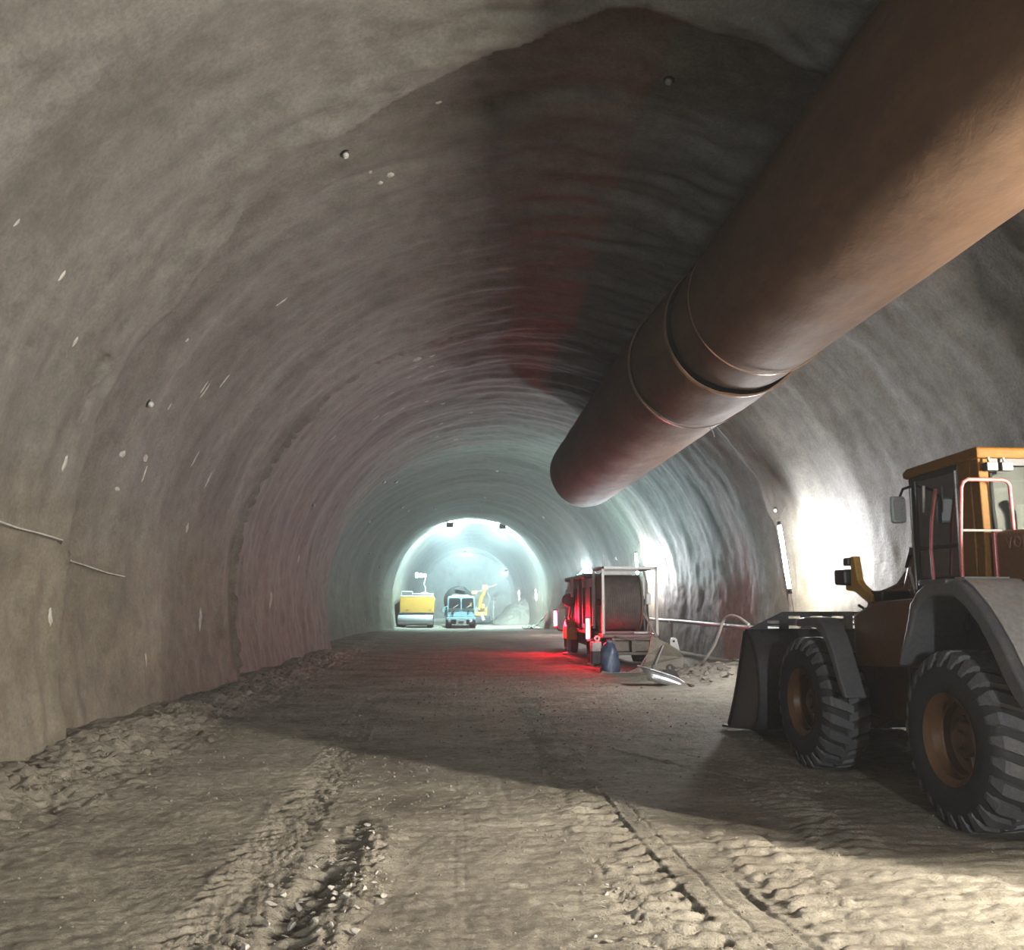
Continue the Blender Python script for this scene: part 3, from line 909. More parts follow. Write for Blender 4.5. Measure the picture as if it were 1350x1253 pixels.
# hydraulic hump and tilt cylinder
MB().prism([(1.10, 1.80), (1.14, 2.20), (1.30, 2.36), (1.75, 2.37), (1.86, 2.28), (2.0, 2.02), (2.6, 1.95), (2.6, 1.75)], 'x', 0.78, 1.02).build('lift_tower', M['orange'], LD, bevel=0.03)
MB().prism([(1.10, 1.80), (1.14, 2.20), (1.30, 2.36), (1.75, 2.37), (1.86, 2.28), (2.0, 2.02), (2.6, 1.95), (2.6, 1.75)], 'x', 1.46, 1.70).build('lift_tower', M['orange'], LD, bevel=0.03)
MB().prism([(1.22, 2.34), (1.80, 2.36), (1.90, 2.22), (1.78, 2.44), (1.25, 2.42)], 'x', 0.76, 1.72).build('tower_cap', M['dark'], LD, bevel=0.01)
for x0 in (0.84, 1.48):
    MB().prism([(1.85, 2.18), (2.05, 2.2), (3.0, 1.55), (3.9, 0.62), (4.35, 0.42), (4.40, 0.25), (4.2, 0.22), (3.6, 0.48), (2.7, 1.25), (1.8, 1.98)], 'x', x0, x0 + 0.12).build('lift_arm', M['orange'], LD, bevel=0.02)
tc = MB(); tc.tube([(1.24, 1.5, 2.12), (1.24, 2.7, 1.95)], 0.085, 12); tc.tube([(1.24, 2.7, 1.95), (1.24, 3.5, 1.80)], 0.045, 10)
tc.build('tilt_cylinder', M['dark'], LD, smooth=50)
MB().prism([(3.4, 1.9), (3.55, 1.88), (3.75, 1.2), (4.40, 1.12), (4.40, 1.0), (3.7, 1.0), (3.45, 0.85), (3.3, 1.2)], 'x', 1.16, 1.32).build('bell_crank', M['dark'], LD, bevel=0.02)
MB().tube([(0.95, 1.85, 2.0), (0.95, 2.05, 2.12), (0.9, 2.2, 2.08), (0.88, 2.35, 1.9), (0.9, 2.5, 1.75)], 0.025, 6).build('hydraulic_hose', M['black'], LD)
MB().tube([(0.72, 1.62, 1.95), (0.72, 1.72, 2.22)], 0.02, 6).build('cylinder_rod', M['bright_steel'], LD)
# head lamp bracket
hb = MB(); hb.prism([(2.46, 2.04), (2.44, 2.37), (2.36, 2.37), (2.30, 2.10), (2.24, 2.05), (2.02, 1.94), (2.00, 1.86), (2.12, 1.86), (2.36, 1.97), (2.58, 1.99), (2.60, 2.05)], 'x', 0.42, 0.50)
hb.build('lamp_bracket', M['yellow'], LD, bevel=0.008)
o = MB().box((0.36, 2.50, 2.05), (0.56, 2.76, 2.23)).build('head_lamp', M['dark'], LD, bevel=0.03)
MB().box((0.38, 2.765, 2.07), (0.54, 2.775, 2.21)).build('lens', M['lens'], o)
o = MB().box((0.40, 2.47, 2.27), (0.50, 2.60, 2.36)).build('turn_signal', M['dark'], LD, bevel=0.02)
MB().box((0.46, 1.85, 1.80), (0.80, 2.12, 1.98)).build('bracket_base', M['dark'], LD, bevel=0.02)
# bucket
BX0, BX1 = 0.0, 2.50
bk = MB()
bk.strip([(4.74, 1.50), (4.55, 1.34), (4.40, 1.10), (4.335, 0.82), (4.37, 0.52), (4.48, 0.28), (4.62, 0.17), (5.55, 0.075), (5.85, 0.05)], 'x', BX0, BX1, 0.03)
bk.build('bucket', M['steel'], LD, smooth=45)
side = [(4.74, 1.50), (4.80, 1.44), (5.02, 1.0), (5.30, 0.50), (5.58, 0.12), (5.54, 0.08), (4.62, 0.17), (4.48, 0.28), (4.37, 0.52), (4.335, 0.82), (4.40, 1.10), (4.55, 1.34)]
for x0 in (BX0, BX1 - 0.03):
    MB().prism(side, 'x', x0, x0 + 0.03).build('bucket_cheek', M['steel'], LD)
MB().strip([(4.78, 1.47), (5.0, 1.02), (5.28, 0.52), (5.56, 0.13)], 'x', -0.02, 0.07, -0.05).build('side_cutter', M['dark'], LD)
# slotted spill guard on the bucket's upper edge: solid cells around the slots
sg = MB()
xs = sorted(set([0.52, 1.98] + [v for a in (0.30, 0.60, 0.92, 1.22, 1.52, 1.86) for v in (a, a + 0.17)] + [0.0, 2.5]))
zs = [1.49, 1.50, 1.54, 1.57, 1.607, 1.635, 1.668, 1.73]
holes = {(a, zi) for a in (0.30, 0.60, 0.92, 1.22, 1.52, 1.86) for zi in (1,)} | {(a, 3) for a in (0.30, 0.92, 1.52)} | {(a, 5) for a in (0.60, 0.92, 1.22, 1.52)}
for zi in range(len(zs) - 1):
    z0, z1 = zs[zi], zs[zi + 1]
    lim = max(0.0, (z0 - 1.49) / 0.24 * 0.52)
    x = lim
    cuts = sorted(a for (a, k) in holes if k == zi and a > lim)
    for a in cuts + [None]:
        e = (2.5 - lim) if a is None else a
        if e > x:
            lim2 = max(0.0, (z1 - 1.49) / 0.24 * 0.52)
            xa = x
            if x == lim:
                sg.prism([(lim, z0), (e, z0), (e, z1), (lim2, z1)], 'y', 4.70, 4.725)
            elif a is None:
                sg.prism([(x, z0), (2.5 - lim, z0), (2.5 - lim2, z1), (x, z1)], 'y', 4.70, 4.725)
            else:
                sg.box((x, 4.70, z0), (e, 4.725, z1))
        if a is not None:
            x = a + 0.17
sg.build('spill_guard', M['steel'], LD)
MB().tube([(1.72, 4.70, 1.70), (1.66, 4.66, 1.78), (1.58, 4.64, 1.82)], 0.018, 6).build('guard_hook', M['dark'], LD)


# ------------------------------------------------------------------ helpers for things given in tunnel coordinates
def part(mb, name, mat, root, sub=None, **k):
    o = mb.build(name, mat, sub or root, **k)
    if sub is None:
        o.location = -Vector(root.location)
    return o


def wheel(root, x, y, z, r, w, rim_mat, n=28):
    m = MB(); m.lathe([(0.55 * r, 0.0), (0.62 * r, -0.02 * r), (0.88 * r, -0.02 * r), (0.97 * r, 0.06 * r), (r, 0.16 * r), (r, w - 0.16 * r), (0.97 * r, w - 0.06 * r), (0.88 * r, w), (0.55 * r, w)], (x, y, z), 'x', n)
    for k in range(n):
        a = 2 * PI * (k + 0.5) / n
        m.add([(x + w * 0.05, y + 1.05 * r * math.cos(a - 0.05), z + 1.05 * r * math.sin(a - 0.05)), (x + w * 0.95, y + 1.05 * r * math.cos(a - 0.05), z + 1.05 * r * math.sin(a - 0.05)),
               (x + w * 0.95, y + 1.05 * r * math.cos(a + 0.05), z + 1.05 * r * math.sin(a + 0.05)), (x + w * 0.05, y + 1.05 * r * math.cos(a + 0.05), z + 1.05 * r * math.sin(a + 0.05)),
               (x + w * 0.05, y + 0.95 * r * math.cos(a), z + 0.95 * r * math.sin(a)), (x + w * 0.95, y + 0.95 * r * math.cos(a), z + 0.95 * r * math.sin(a))],
              [(0, 1, 2, 3), (0, 4, 5, 1), (3, 2, 5, 4), (0, 3, 4), (1, 5, 2)])
    o = part(m, 'wheel', M['rubber'], root, smooth=40)
    d = MB(); d.lathe([(0.58 * r, 0.0), (0.54 * r, 0.03), (0.48 * r, 0.12 * w + 0.03), (0.22 * r, 0.15 * w + 0.03), (0.18 * r, 0.03), (0, 0.02)], (x, y, z), 'x', 20)
    d.build('rim', rim_mat, o, smooth=40)
    return o


# ------------------------------------------------------------------ drilling rig with cable reel
RG = thing('drilling_rig', (4.9, 27.5, 0), 'drilling rig with rear cable reel in a white frame and red tail lights', 'drilling rig')
# frame of square tube around the reel, each bar its own piece
bars = [((4.14, 26.46, 0.9), (4.22, 26.54, 2.9)), ((5.71, 26.46, 0.9), (5.79, 26.54, 2.9)), ((4.14, 28.3, 0.9), (4.22, 28.38, 2.9)), ((5.71, 28.3, 0.9), (5.79, 28.38, 2.9)),
        ((4.14, 26.46, 2.82), (5.79, 26.54, 2.9)), ((4.14, 28.3, 2.82), (5.79, 28.38, 2.9)), ((4.14, 26.54, 2.82), (4.22, 28.3, 2.9)), ((5.71, 26.54, 2.82), (5.79, 28.3, 2.9))]
for a, b in bars:
    part(MB().box(a, b), 'frame_bar', M['galv'], RG, bevel=0.008)
part(MB().box((4.22, 26.50, 2.66), (5.15, 26.54, 2.76)), 'upper_crossbar', M['white'], RG)
part(MB().tube([(4.20, 26.5, 2.9), (4.20, 26.5, 3.22)], 0.014, 6), 'antenna', M['white'], RG)
reel = MB()
prof = [(0.2, 4.30)]
nw = 30
for k in range(nw * 4 + 1):
    h = 4.30 + (5.32 - 4.30) * k / (nw * 4)
    prof.append((0.78 + 0.03 * abs(math.sin(PI * k / 4)), h))
prof.append((0.2, 5.32))
reel.lathe(prof, (0, 27.42, 1.86), 'x', 56)
o = part(reel, 'cable_winding', M['cable'], RG, smooth=60)
for x0, x1, m in ((4.24, 4.29, 'brown'), (5.33, 5.38, 'brown')):
    fl = MB(); fl.lathe([(0.15, x0), (0.86, x0), (0.875, (x0 + x1) / 2), (0.86, x1), (0.15, x1)], (0, 27.42, 1.86), 'x', 48)
    part(fl, 'reel_flange', M[m], RG, smooth=40)
yr = MB(); yr.tube([(4.235, 27.42 + 0.855 * math.cos(t), 1.86 + 0.855 * math.sin(t)) for t in np.linspace(0, 2 * PI, 41)], 0.018, 6, caps=False)
part(yr, 'yellow_rim', M['yellow'], RG)
part(MB().lathe([(0.10, 4.15), (0.10, 5.62)], (0, 27.42, 1.86), 'x', 16), 'reel_axle', M['dark'], RG, smooth=40)
for x0 in (5.50, 5.62):
    part(MB().prism([(27.15, 0.95), (27.7, 0.95), (27.5, 2.05), (27.34, 2.05)], 'x', x0, x0 + 0.05), 'reel_support', M['dark'], RG)
part(MB().box((5.46, 26.58, 1.80), (5.60, 26.70, 2.12)), 'reel_motor', M['galv'], RG, bevel=0.02)
part(MB().tube([(5.42, 26.62, 2.75), (5.50, 26.60, 2.4), (5.47, 26.6, 2.1), (5.44, 26.6, 1.6), (5.52, 26.6, 1.3), (5.46, 26.6, 0.95)], 0.025, 6), 'reel_hose', M['hose'], RG)
part(MB().tube([(5.38, 26.6, 1.55), (5.6, 26.52, 1.1), (5.85, 26.35, 0.62)], 0.025, 6), 'trailing_hose', M['hose'], RG)
# chassis
part(MB().box((4.15, 26.45, 0.84), (5.75, 36.5, 0.96)), 'deck', M['redpaint'], RG, bevel=0.02)
part(MB().box((4.40, 26.8, 0.40), (5.50, 36.0, 0.84)), 'chassis', M['dark'], RG)
rb = MB()
for a, b in (((4.42, 0.78), (5.66, 0.84)), ((4.42, 0.36), (5.66, 0.44)), ((4.42, 0.44), (4.50, 0.78)), ((4.98, 0.44), (5.10, 0.78)), ((5.58, 0.44), (5.66, 0.78))):
    rb.box((a[0], 26.40, a[1]), (b[0], 26.52, b[1]))
part(rb, 'rear_bumper_frame', M['brown'], RG, bevel=0.01)
for x0 in (4.52, 5.12):
    part(MB().box((x0, 26.62, 0.46), (x0 + 0.42, 26.66, 0.76)), 'bumper_pocket', M['brown'], RG)
part(MB().tube([(4.45, 26.36, 0.28), (4.9, 26.32, 0.16), (5.5, 26.36, 0.14)], 0.03, 6), 'hanging_hose', M['cable'], RG)
part(MB().tube([(4.5, 26.36, 0.9), (4.95, 26.33, 0.80), (5.6, 26.36, 0.90)], 0.03, 6), 'hanging_hose', M['cable'], RG)
part(MB().box((5.05, 26.38, 0.97), (5.45, 26.50, 1.02)), 'light_plate', M['white'], RG)
part(MB().box((4.2, 26.5, 0.97), (5.6, 26.8, 1.03)), 'deck_edge', M['redpaint'], RG)
# body further in
part(MB().prism([(28.9, 0.96), (36.4, 0.96), (36.6, 1.9), (35.4, 2.66), (28.9, 2.66)], 'x', 4.22, 5.65), 'body', M['redpaint'], RG, bevel=0.05)
for k in range(4):
    part(MB().box((4.19, 29.2 + 1.75 * k, 1.15), (4.22, 30.75 + 1.75 * k, 2.35)), 'side_hatch', M['dark'], RG, bevel=0.01)
part(MB().box((4.1, 30.0, 2.66), (5.7, 35.5, 2.80)), 'canopy', M['dark'], RG, bevel=0.03)
part(MB().tube([(4.13, 33.5, 0.95), (4.13, 33.5, 2.75)], 0.06, 8), 'canopy_post', M['galv'], RG, smooth=50)
part(MB().tube([(4.12, 31.0, 0.95), (4.12, 31.0, 2.7)], 0.05, 8), 'canopy_post', M['redpaint'], RG, smooth=50)
part(MB().box((4.02, 32.7, 2.05), (4.10, 32.9, 2.70)), 'white_marker', M['white'], RG, bevel=0.01)
part(MB().lathe([(0.0, 0.0), (0.20, 0.02), (0.24, 0.08), (0.22, 0.2), (0, 0.24)], (3.98, 33.2, 1.94), 'y', 18), 'round_reflector', M['redpaint'], RG, smooth=40)
part(MB().tube([(4.08, 33.4, 1.75), (4.02, 33.4, 1.35), (4.10, 33.4, 1.0)], 0.05, 7), 'jack_hose', M['cable'], RG)
part(MB().prism([(32.6, 0.55), (33.9, 0.55), (33.8, 1.05), (33.2, 1.25), (32.7, 1.0)], 'x', 3.84, 4.22), 'stabiliser_box', M['yellow'], RG, bevel=0.03)
part(MB().tube([(3.95, 33.0, 0.6), (3.93, 33.0, 0.08)], 0.07, 8).lathe([(0.2, 0.0), (0.2, 0.05), (0.07, 0.1)], (3.93, 33.0, 0.02), 'z', 14), 'stabiliser_leg', M['galv'], RG)
part(MB().tube([(3.98, 27.3, 0.8), (3.93, 27.2, 0.1)], 0.05, 8).lathe([(0.14, 0.0), (0.14, 0.04), (0.05, 0.08)], (3.93, 27.2, 0.02), 'z', 14), 'stabiliser_leg', M['galv'], RG)
part(MB().box((3.86, 26.7, 0.44), (4.16, 27.1, 0.72)), 'tool_box', M['galv'], RG, bevel=0.02)
part(MB().box((3.90, 26.75, 0.1), (4.3, 27.2, 0.44)), 'mud_flap', M['dark'], RG)
wheel(RG, 4.05, 28.6, 0.56, 0.56, 0.42, M['redpaint'])
wheel(RG, 5.45, 28.6, 0.56, 0.56, 0.42, M['redpaint'])
wheel(RG, 4.0, 34.4, 0.56, 0.56, 0.42, M['redpaint'])
wheel(RG, 5.45, 34.4, 0.56, 0.56, 0.42, M['redpaint'])
ey = MB(); ey.lathe([(0.035, 0.0), (0.09, 0.0), (0.09, 0.04), (0.035, 0.04)], (4.02, 26.62, 0.82), 'y', 16, True)
part(ey, 'towing_eye', M['white'], RG)
for x, y, z0, z1 in ((3.80, 27.0, 0.80, 1.38), (3.58, 34.0, 1.0, 1.54)):
    h = part(MB().box((x - 0.045, y + 0.02, z0 - 0.08), (x + 0.09, y + 0.10, z1 + 0.06)), 'tail_light_housing', M['black'], RG, bevel=0.01)
    MB().box((x - 0.055, y - 0.05, z0), (x + 0.035, y + 0.022, z1)).build('red_light_bar', M['redglow' if y < 30 else 'redglow_far'], h, bevel=0.015)
    MB().box((x - 0.11, y - 0.13, z1 + 0.03), (x + 0.09, y + 0.06, z1 + 0.05)).build('added_visor', M['black'], h)  # added to block red light rising to the ceiling
    part(MB().tube([(x, y + 0.07, z0), (x + 0.12, y + 0.1, z0 - 0.15), (4.25, y + 0.2, 0.80)], 0.03, 6), 'light_arm', M['dark'], RG)
o = part(MB().box((4.50, 33.0, 2.80), (4.86, 33.25, 2.92)), 'beacon_base', M['dark'], RG)
MB().lathe([(0.0, 0.0), (0.15, 0.0), (0.16, 0.10), (0.10, 0.17), (0, 0.18)], (4.68, 33.12, 2.92), 'z', 16).build('cyan_beacon', M['beacon'], o, smooth=40)
wl = part(MB().box((4.45, 34.6, 2.82), (5.2, 34.9, 2.95)), 'work_lamp', M['dark'], RG, bevel=0.01)
MB().box((4.5, 34.905, 2.84), (5.15, 34.915, 2.93)).build('lamp_strip', M['worklamp'], wl)
# rig boom folded forward
part(MB().tube([(4.9, 34.5, 2.2), (4.9, 38.5, 1.5), (4.9, 41.5, 1.0)], 0.22, 10), 'drill_boom', M['yellow'], RG, smooth=50)
part(MB().box((4.7, 36.5, 1.6), (5.1, 43.0, 1.85)), 'drill_feed', M['galv'], RG, bevel=0.02)

# ------------------------------------------------------------------ things lying behind the rig
def sheet(outline, y, th, curve, root, name, mat, n=2):
    """a bent steel plate: outline in x, z; bows away from y along x"""
    m = MB()
    m.prism([(a, b) for a, b in outline], 'y', y, y + th)
    return part(m, name, mat, root)


dish = thing('bucket_plate', (5.1, 24.5, 0), 'muddy curved steel plate with a lifting eye leaning behind the drilling rig', 'steel plate')
out = [(5.13, 0.98), (5.50, 0.80), (5.86, 0.60), (5.98, 0.42), (6.02, 0.25), (5.92, -0.05), (5.3, -0.12), (4.75, -0.12), (4.1, -0.10), (3.76, 0.02), (3.80, 0.07), (4.15, -0.01), (4.55, 0.02), (4.78, 0.13), (4.93, 0.30), (5.01, 0.5), (5.08, 0.75)]
m = MB()
n = len(out)
bow = lambda x, z: 24.35 - 0.35 * math.exp(-((x - 5.4) / 0.5) ** 2) + 0.25 * max(0, z)
v = [(x, bow(x, z), z) for x, z in out] + [(x, bow(x, z) + 0.04, z) for x, z in out]
m.add(v, [tuple(range(n)), tuple(range(2 * n - 1, n - 1, -1))] + [(i, i + n, (i + 1) % n + n, (i + 1) % n) for i in range(n)])
part(m, 'plate', M['brown'], dish)
part(MB().tube([(5.40, bow(5.4, .7) - 0.03, 0.74), (5.28, bow(5.28, .5) - 0.03, 0.50), (5.16, bow(5.16, .2) - 0.03, 0.22)], 0.022, 6), 'stiffener', M['galv'], dish)
part(MB().tube([(5.0, bow(5, .5) - 0.01, 0.5), (4.78, bow(4.8, .13) - 0.01, 0.15), (4.5, bow(4.5, 0) - 0.01, 0.03), (4.1, bow(4.1, 0), 0.0)], 0.02, 6), 'rim_bead', M['hose'], dish)
lug = MB(); lug.lathe([(0.035, 0.0), (0.10, 0.0), (0.10, 0.05), (0.035, 0.05)], (5.75, 24.45, 0.83), 'y', 18, True)
lug.prism([(5.66, 0.66), (5.90, 0.58), (5.86, 0.80), (5.80, 0.74), (5.70, 0.74), (5.65, 0.80)], 'y', 24.45, 24.50)
part(lug, 'lifting_eye', M['galv'], dish)

pl = thing('trough_plate', (4.6, 20.7, 0), 'shiny bent steel trough with a dark lifting eye lying on the mud', 'steel plate')
m = MB()
pa = [(4.10, 0.42), (4.30, 0.36), (4.60, 0.28), (4.88, 0.18), (5.06, 0.07)]
rows = []
for (x, z) in pa:
    rows.append([(x, 20.95, z), (x + 0.02, 20.62, z - 0.01), (x + 0.06, 20.48, z - 0.10), (x + 0.10, 20.45, max(z - 0.26, -0.03))])
v = [p for r in rows for p in r]
f = [(i * 4 + j, i * 4 + j + 1, i * 4 + 5 + j, i * 4 + 4 + j) for i in range(4) for j in range(3)]
m.add(v, f)
o = part(m, 'trough', M['bright_steel'], pl, smooth=50)
sm = o.modifiers.new('plate', 'SOLIDIFY'); sm.thickness = 0.03
part(MB().tube([(4.08, 20.95, 0.43), (4.30, 20.6, 0.375), (4.62, 20.58, 0.28), (4.90, 20.6, 0.18), (5.08, 20.62, 0.07)], 0.018, 6), 'bright_rim', M['white'], pl)
lug = MB(); lug.lathe([(0.035, 0.0), (0.085, 0.0), (0.085, 0.04), (0.035, 0.04)], (4.76, 20.66, 0.40), 'y', 18, True)
lug.prism([(4.62, 0.24), (5.0, 0.13), (4.86, 0.37), (4.80, 0.325), (4.72, 0.325), (4.67, 0.36)], 'y', 20.66, 20.70)
part(lug, 'lifting_eye', M['dark'], pl)

sk = thing('plastic_sack', (4.08, 24.9, 0), 'upright blue plastic sack beside the drilling rig bumper', 'sack')
n = 24; v = []; f = []
lv = [(-0.06, 0.26), (0.05, 0.29), (0.25, 0.28), (0.45, 0.26), (0.62, 0.22), (0.74, 0.15), (0.80, 0.07), (0.86, 0.10)]
for i, (z, r) in enumerate(lv):
    for k in range(n):
        a = 2 * PI * k / n
        rr = r * (1 + 0.13 * math.sin(3 * a + i * 1.3) + 0.09 * math.sin(7 * a - i * 2.1))
        v.append((4.08 + rr * math.cos(a) * 0.9, 24.9 + rr * math.sin(a), z))
f = [(i * n + k, i * n + (k + 1) % n, (i + 1) * n + (k + 1) % n, (i + 1) * n + k) for i in range(len(lv) - 1) for k in range(n)]
f += [tuple(range(n)), tuple((len(lv) - 1) * n + k for k in range(n))]
part(MB().add(v, f), 'sack_body', M['blue'], sk, smooth=70)
part(MB().lathe([(0.075, 0.79), (0.088, 0.80), (0.075, 0.81)], (4.08, 24.9, 0), 'z', 14, True), 'tie', M['white'], sk)

# ------------------------------------------------------------------ pipe and hose along the right wall
pp = thing('water_pipe', (6.8, 30, 0), 'grey water pipe on posts along the foot of the wall', 'pipe')
part(MB().tube([(6.86, y, 1.27 + 0.02 * math.sin(y)) for y in range(13, 61, 3)], 0.055, 8), 'pipe_run', M['galv'], pp, smooth=50)
for y in (17.5, 29.5, 41.5):
    part(MB().tube([(6.88, y, 1.25), (6.86, y, gz(6.86, y) - 0.05)], 0.03, 6), 'post', M['galv'], pp)
    part(MB().lathe([(0.055, -0.06), (0.08, -0.06), (0.08, 0.06), (0.055, 0.06)], (6.86, y, 1.27 + 0.02 * math.sin(y)), 'y', 10, True), 'coupling', M['galv'], pp)
hs = []
for x, y, z in ((6.80, 21.3, 1.34), (6.75, 21.9, 1.50), (6.7, 22.4, 1.53), (6.65, 22.8, 1.42), (6.55, 22.9, 1.1), (6.45, 23.1, 0.75), (6.3, 23.3, 0.45), (6.25, 23.6, 0.25), (6.3, 24.0, 0.1), (6.4, 24.9, 0.03)):
    hs.append((x, y, max(z, gz(x, y) + 0.03)))
# smooth the path
P = [Vector(p) for p in hs]; Q = []
for i in range(len(P) - 1):
    p0, p1, p2, p3 = P[max(i - 1, 0)], P[i], P[i + 1], P[min(i + 2, len(P) - 1)]
    for k in range(5):
        t = k / 5
        Q.append(0.5 * ((2 * p1) + (p2 - p0) * t + (2 * p0 - 5 * p1 + 4 * p2 - p3) * t * t + (3 * p1 - p0 - 3 * p2 + p3) * t ** 3))
Q.append(P[-1])
tag(MB().tube(Q, 0.035, 8).build('water_hose', M['hose'], smooth=60), 'pale hose looping down from the wall pipe onto the mud', 'hose')

# cable drooping over the left wall
cb = [tunnel(u, y, -0.10) for u, y in ((0.1310, 9.6), (0.1295, 10.1), (0.1285, 10.6), (0.1269, 11.1), (0.1235, 11.6), (0.1202, 12.3), (0.1169, 13.1), (0.1135, 13.9), (0.1119, 14.3))]
tag(MB().tube([tuple(p) for p in cb], 0.009, 6).build('wall_cable', M['lime'], smooth=60), 'thin pale cable sagging across the near shotcrete wall', 'cable')

# ------------------------------------------------------------------ white survey targets and lime marks on the lining
WL, CE, WR = bpy.data.objects['wall_left'], bpy.data.objects['ceiling'], bpy.data.objects['wall_right']
BL = [(0.389, 11.7), (0.5509, 10.4), (0.217, 13.6), (0.222, 27.8), (0.3239, 40.4), (0.3406, 41.6), (0.3272, 51.3), (0.3356, 54.1), (0.3957, 57.8), (0.5259, 56.4), (0.5309, 44.6), (0.6761, 53.9),
      (0.187, 59.6), (0.207, 55.4), (0.0518, 56.6), (0.8214, 42.1), (0.2588, 47.8), (0.8164, 19.8)]
names = {0: 'white bolt end on the left haunch, nearest the camera, in a dark ring', 1: 'white bolt end in the dark shadow of the duct on the roof', 2: 'white bolt end on the left wall above the lime streaks',
         3: 'white bolt end on the left wall above the red glow', 17: 'white bolt end on the right wall above the bright tube lamp'}
for i, (u, y) in enumerate(BL):
    p = Vector(tunnel(u, y)); q = Vector(tunnel(u, y, -0.3)); d = (q - p).normalized()
    s = 1.0 if y < 30 else 1.5
    rot = d.to_track_quat('Z', 'Y').to_matrix().to_4x4()
    side_ = 'left wall' if u < 0.25 else 'left haunch' if u < 0.42 else 'crown' if u < 0.6 else 'right side'
    lab = names.get(i, 'small white bolt end on the %s of the lining %s the lit arch' % (side_, 'just before' if y > 50 else 'well before'))
    o = thing('bolt_end', p, lab, 'rock bolt', group='white bolt ends on the lining')
    b = MB(); b.lathe([(0.0, 0.06), (0.03 * s, 0.058), (0.045 * s, 0.04), (0.045 * s, 0.01), (0.03 * s, -0.02)], (0, 0, 0), 'z', 12)
    k = b.build('cap', M['white'], o, smooth=40); k.matrix_local = rot
    b = MB(); b.lathe([(0.03 * s, 0.012), (0.075 * s, 0.006), (0.075 * s, -0.03)], (0, 0, 0), 'z', 12)
    k = b.build('washer', M['black'], o); k.matrix_local = rot

rng = np.random.default_rng(3)


def lime(u, y, ls, wy, name='lime_mark', mat='lime', lean=0.0):
    """thin crust following the lining; ls along the arch, wy along the tunnel"""
    n = 14
    R = 0.75 + 0.45 * rng.random(n)
    pts = []
    for k in range(n):
        a = 2 * PI * k / n
        ds = 0.5 * ls * R[k] * math.cos(a); dy = 0.5 * wy * R[k] * math.sin(a) + lean * ds
        pts.append((u + ds / ARC_LEN, y + dy))
    U = np.array([u] + [p[0] for p in pts] + [u + (p[0] - u) * 0.55 for p in pts]); Y = np.array([y] + [p[1] for p in pts] + [y + (p[1] - y) * 0.55 for p in pts])
    E_ = np.array([-0.014] + [0.004] * n + [-0.012] * n)
    V = tunnel(U, Y, E_)
    f = [(0, n + 1 + k, n + 1 + (k + 1) % n) for k in range(n)]
    f += [(n + 1 + k, 1 + k, 1 + (k + 1) % n, n + 1 + (k + 1) % n) for k in range(n)]
    par = WL if u < 0.31 else (CE if u < 0.69 else WR)
    return MB().add(V, f).build(name, M[mat], par, smooth=60)


LM = [(0.2404, 9.0, .16, .05), (0.2204, 10.0, .13, .05), (0.2337, 12.2, .22, .05), (0.1753, 12.1, .26, .10), (0.187, 14.4, .12, .30), (0.177, 14.6, .32, .06), (0.1836, 13.6, .11, .16), (0.1653, 10.9, .25, .06),
      (0.1636, 13.8, .06, .12), (0.2454, 15.2, .32, .04), (0.1903, 17.5, .42, .05), (0.222, 14.4, .14, .04), (0.2571, 15.6, .32, .03), (0.0818, 18.4, .5, .10), (0.0985, 25.0, .5, .22), (0.0568, 15.5, .28, .10),
      (0.0885, 11.2, .22, .10), (0.2604, 13.5, .08, .06), (0.2454, 8.0, .10, .04), (0.2437, 15.3, .3, .04), (0.2938, 24.6, .25, .08), (0.4407, 11.2, .10, .06), (0.4107, 12.6, .12, .12), (0.404, 12.7, .08, .10), (0.40, 12.4, .07, .09),
      (0.4023, 22.8, .22, .10), (0.4073, 22.2, .26, .22), (0.4224, 22.3, .16, .12), (0.4124, 24.3, .22, .09), (0.4324, 24.0, .2, .12), (0.3723, 24.4, .25, .08), (0.379, 26.5, .28, .10), (0.3606, 26.0, .25, .10),
      (0.4174, 32.2, .25, .12), (0.4457, 33.5, .2, .12), (0.3472, 25.8, .3, .08), (0.4658, 29.6, .2, .12), (0.1519, 17.3, .20, .10), (0.1519, 28.9, .28, .16), (0.2654, 11.6, .12, .16), (0.3205, 14.8, .28, .05),
      (0.42, 23.2, .18, .10), (0.395, 23.5, .16, .10), (0.41, 26.8, .2, .12), (0.43, 27.5, .2, .1), (0.40, 28.8, .22, .12), (0.425, 30.2, .2, .12), (0.20, 16.4, .35, .04), (0.17, 20.5, .4, .05), (0.14, 12.0, .3, .08), (0.16, 11.6, .2, .12)]
for a in LM:
    lime(*a)

# ------------------------------------------------------------------ vehicles far down the tunnel
# yellow machine with a steel bumper drum
YM = thing('yellow_roller', (-3.1, 69.5, 0), 'yellow roller machine with a silver front drum inside the lit arch', 'road roller')
part(MB().prism([(-4.34, 1.06), (-1.86, 1.06), (-1.84, 2.10), (-1.92, 2.34), (-4.30, 2.34), (-4.36, 2.2)], 'y', 68.1, 72.0), 'body', M['yellow'], YM, bevel=0.06)
part(MB().box((-4.40, 68.0, 0.98), (-1.84, 68.3, 1.14)), 'dark_skirt', M['dark'], YM, bevel=0.03)
part(MB().lathe([(0.05, -4.46), (0.34, -4.46), (0.36, -4.42), (0.36, -1.94), (0.34, -1.90), (0.05, -1.90)], (0, 68.05, 0.62), 'x', 28), 'bumper_drum', M['galv'], YM, smooth=40)
part(MB().box((-4.2, 68.3, 0.2), (-2.0, 71.8, 1.0)), 'chassis', M['dark'], YM)
for x in (-4.45, -2.35):
    for y in (68.8, 71.2):
        wheel(YM, x, y, 0.42, 0.42, 0.42, M['yellow'], 20)
